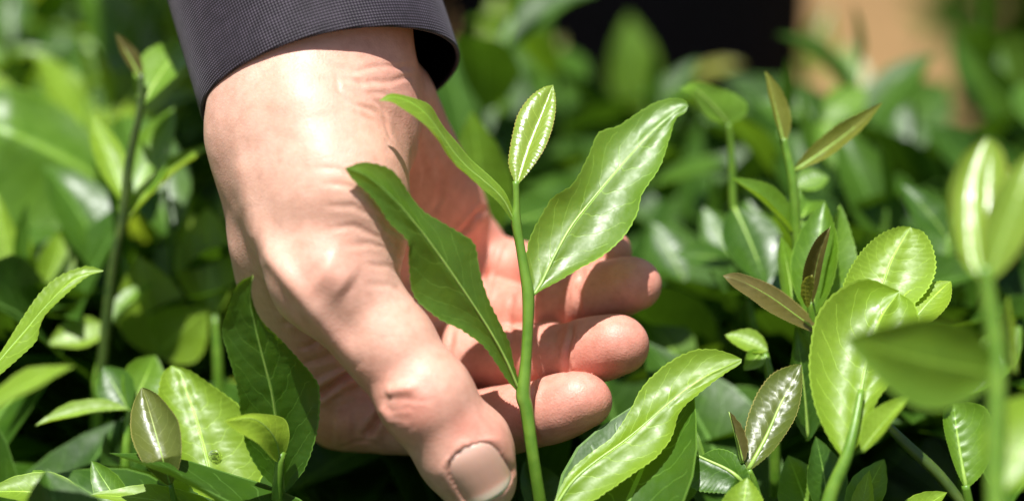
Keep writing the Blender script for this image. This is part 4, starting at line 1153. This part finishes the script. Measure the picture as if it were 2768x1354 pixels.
def branches(parent, n, spread, top, seed):
    rs = random.Random(seed)
    bx, by, bz = parent.location
    for k in range(n):
        a = rs.uniform(0, 6.283); rr = spread * math.sqrt(rs.random())
        e = Vector((bx + rr * math.cos(a), by + rr * 0.8 * math.sin(a), top - rs.uniform(0.0, 0.06)))
        b0 = Vector((bx + rs.uniform(-0.05, 0.05), by + rs.uniform(-0.05, 0.05), bz - 0.01))
        mid = b0.lerp(e, 0.5) + Vector((rs.uniform(-0.05, 0.05), rs.uniform(-0.05, 0.05), 0.03))
        rows = smooth_path([tuple(b0) + (0.012,), tuple(mid) + (0.007,), tuple(e) + (0.003,)], 5)
        v, f = tube([tuple(q) for q in rows], 7)
        mesh_object("branch", v, f, TWIG, parent, origin=tuple(b0))

bush = empty("tea_bush", (0.02, 0.10, GROUND_Z))
tag(bush, "clipped tea bush whose leafy top fills the picture below and behind the hand", "tea bush")
branches(bush, 22, 0.30, -0.16, 5)
def clear_of_hand(p):
    x, y, w = photo_xyw(p)
    if w < 78 and y < 1345: return False          # keeps the near shoots free
    if 540 < x < 1900 and w < 105 and y < 1290: return False
    return True
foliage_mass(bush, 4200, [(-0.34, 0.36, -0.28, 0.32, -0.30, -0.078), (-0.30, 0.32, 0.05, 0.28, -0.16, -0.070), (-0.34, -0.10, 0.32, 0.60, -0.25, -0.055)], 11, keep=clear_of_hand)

far = empty("tea_bush", (0.62, 1.55, GROUND_Z))
tag(far, "dark out-of-focus tea bush of the next row at the right edge", "tea bush")
branches(far, 12, 0.30, -0.30, 8)
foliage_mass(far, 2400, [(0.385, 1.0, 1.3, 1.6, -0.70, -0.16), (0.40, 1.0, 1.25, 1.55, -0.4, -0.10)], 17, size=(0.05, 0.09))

# ------------------------------------------------------------------ shoots scattered over the bush behind the hand
rs = random.Random(77)
PROTO = []
for k in range(11):
    parts = []
    H = 0.085 + 0.012 * (k % 3)
    lean = 0.006 * ((k % 3) - 1)
    top = np.array([lean, 0.3 * lean, H])
    v, f = tube([tuple(q) for q in smooth_path([(0, 0, -0.06, 0.0016), (lean * 0.3, 0, H * 0.4, 0.0014), tuple(top) + (0.0008,)], 4)], 6)
    me = bpy.data.meshes.new("stem"); me.from_pydata(v, [], f); me.materials.append(STEM)
    me.polygons.foreach_set("use_smooth", np.ones(len(me.polygons), dtype=bool)); parts.append(("stem", me))
    nl = 4 + k % 3
    for i in range(nl):
        h = H * (0.15 + 0.85 * i / nl)
        az = i * 2.4 + k
        el = 0.05 + 0.65 * i / nl + rs.uniform(-0.2, 0.25)
        Ls = (0.072 - 0.032 * i / nl) * rs.uniform(0.85, 1.15)
        (lv, lf, luv), _ = canon_leaf(1.0, 0.25 - 0.03 * i / nl, rs.uniform(0.3, 1.0), rs.uniform(0.15, 0.45), tipcurl=rs.uniform(0, 0.5), n=21, cols=7, quilt=0.006, wave=0.025, teeth=0.004, seed=400 + 10 * k + i)
        Y = Vector((math.cos(az) * math.cos(el), math.sin(az) * math.cos(el), math.sin(el)))
        Z = Vector((0, 0, 1)) - Y * Y.z; Z.normalize(); X = Y.cross(Z)
        P = (np.asarray(lv) * Ls) @ np.array([list(X), list(Y), list(Z)]) + np.array([lean * h / H, 0, h])
        me = bpy.data.meshes.new("leaf"); me.from_pydata(P.tolist(), [], lf)
        me.polygons.foreach_set("use_smooth", np.ones(len(me.polygons), dtype=bool))
        lay = me.uv_layers.new(name="UVMap"); idx = np.empty(len(me.loops), dtype=np.int64); me.loops.foreach_get("vertex_index", idx)
        lay.data.foreach_set("uv", np.asarray(luv, dtype=np.float32)[idx].ravel())
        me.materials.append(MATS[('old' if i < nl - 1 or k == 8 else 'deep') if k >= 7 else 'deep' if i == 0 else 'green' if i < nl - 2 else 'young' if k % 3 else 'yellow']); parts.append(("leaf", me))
    (lv, lf, luv), _ = canon_leaf(1.0, 0.14, 0.2, 0.75, n=15, cols=7, seed=500 + k)
    P = (np.asarray(lv) * 0.024) @ np.array([[1, 0, 0], [0, 0.15, 0.98], [0, -0.98, 0.15]]) + top
    me = bpy.data.meshes.new("bud"); me.from_pydata(P.tolist(), [], lf)
    me.polygons.foreach_set("use_smooth", np.ones(len(me.polygons), dtype=bool))
    lay = me.uv_layers.new(name="UVMap"); idx = np.empty(len(me.loops), dtype=np.int64); me.loops.foreach_get("vertex_index", idx)
    lay.data.foreach_set("uv", np.asarray(luv, dtype=np.float32)[idx].ravel())
    me.materials.append(MATS['young' if k < 7 else 'deep']); parts.append(("bud", me))
    PROTO.append(parts)

def region(px, py):
    """Label and group of a blurred shoot by what it stands beside."""
    if px < 900:
        k = ("high up beside the dark sleeve, left of the hand" if py < 330 else "level with the wrist, left of the hand" if py < 700 else "low down left of the thumb")
        return "out-of-focus green tea shoot " + k, "blurred shoots " + k
    k = ("below the black trousers and tan ground" if py < 450 else "behind the fingertips and the right-hand bronze shoots" if px < 2300 else "behind the foreground shoot at the right edge")
    return "out-of-focus dark green tea shoot " + k, "blurred shoots " + k
placed = []
tries = 0
while len(placed) < 235 and tries < 9000:
    tries += 1
    near = len(placed) >= 125                       # the last ones fill the nearer gaps beside the hand
    x = rs.uniform(-0.30, 0.34); y = rs.uniform(0.02, 0.24) if near else rs.uniform(0.05, 0.58)
    z = rs.uniform(-0.150, -0.105) if near else rs.uniform(-0.135, -0.085)
    if y > 0.31 and x > -0.11: continue
    p = Vector((x, y, z)); px, py, w = photo_xyw(p + Vector((0, 0, 0.09)))
    if px < -250 or px > 3000 or py > 1500: continue
    if near:
        if w < 95 or w > 240 or 500 < px < 1950 or (px < 380 and py < 680): continue
        if px > 1950 and py < 640: continue
    else:
        if w < (165 if py < 850 else 95): continue
        if 480 < px < 1900 and w < 130: continue
        if px > 1150 and py < (340 if px < 1750 else 300 if px < 2230 else 220) and (px > 2000 or rs.random() < 0.96): continue
    if any((p - q).length < 0.021 for q in placed): continue
    placed.append(p)
    lab, grp = region(px, py)
    root = empty("tea_shoot", p); tag(root, lab, "tea shoot", grp)
    s = rs.uniform(0.8, 1.1)
    root.scale = (s, s, s); root.rotation_euler = (rs.gauss(0, 0.12), rs.gauss(0, 0.12), rs.uniform(0, 6.283))
    mixed_tones = rs.random() < (0.95 if px < 700 else 0.15)  # left shoots draw any leaf tone, the others mostly the darker ones
    for nm, me in PROTO[rs.randrange(len(PROTO)) if mixed_tones else 7 + rs.randrange(4)]:
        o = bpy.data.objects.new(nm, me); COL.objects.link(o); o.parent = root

# ------------------------------------------------------------------ water drops on the glossy leaf
m, nt, b = new_mat("water")
b.inputs["Base Color"].default_value = (1, 1, 1, 1); b.inputs["Roughness"].default_value = 0.02
b.inputs["Transmission Weight"].default_value = 1.0; b.inputs["IOR"].default_value = 1.33
def drop(px, py, leaf, r, label):
    """Drop resting on a leaf where the photograph shows it."""
    me = leaf.data
    inv = leaf.matrix_world
    best = min(me.vertices, key=lambda v: (lambda q: (q[0] - px) ** 2 + (q[1] - py) ** 2)(photo_xyw(inv @ v.co)))
    c = inv @ best.co
    nrm = best.normal.normalized()
    if nrm.dot(FWD) > 0: nrm = -nrm
    a = nrm.orthogonal().normalized(); bb = nrm.cross(a)
    v = []
    for i in range(9):
        th = math.pi * i / 8
        for j in range(16):
            ph = 2 * math.pi * j / 16
            z = math.cos(th); z = z * (0.62 if z > 0 else 0.05)
            v.append(tuple(c + nrm * 0.0001 + (a * (math.sin(th) * math.cos(ph)) + bb * (math.sin(th) * math.sin(ph)) + nrm * z) * r))
    f = [[i * 16 + j, i * 16 + (j + 1) % 16, (i + 1) * 16 + (j + 1) % 16, (i + 1) * 16 + j] for i in range(8) for j in range(16)]
    tag(mesh_object("water_drop", v, f, m, origin=tuple(c)), label, "water drop")
bpy.context.view_layer.update()
BL = [c for c in BROAD_LEAF.children if c.name.startswith("leaf")][0]
drop(589, 1232, BL, 0.0019, "clear water drop on the glossy broad leaf at lower left")
drop(572, 1296, BL, 0.0009, "tiny water drop near the base of the glossy broad leaf")
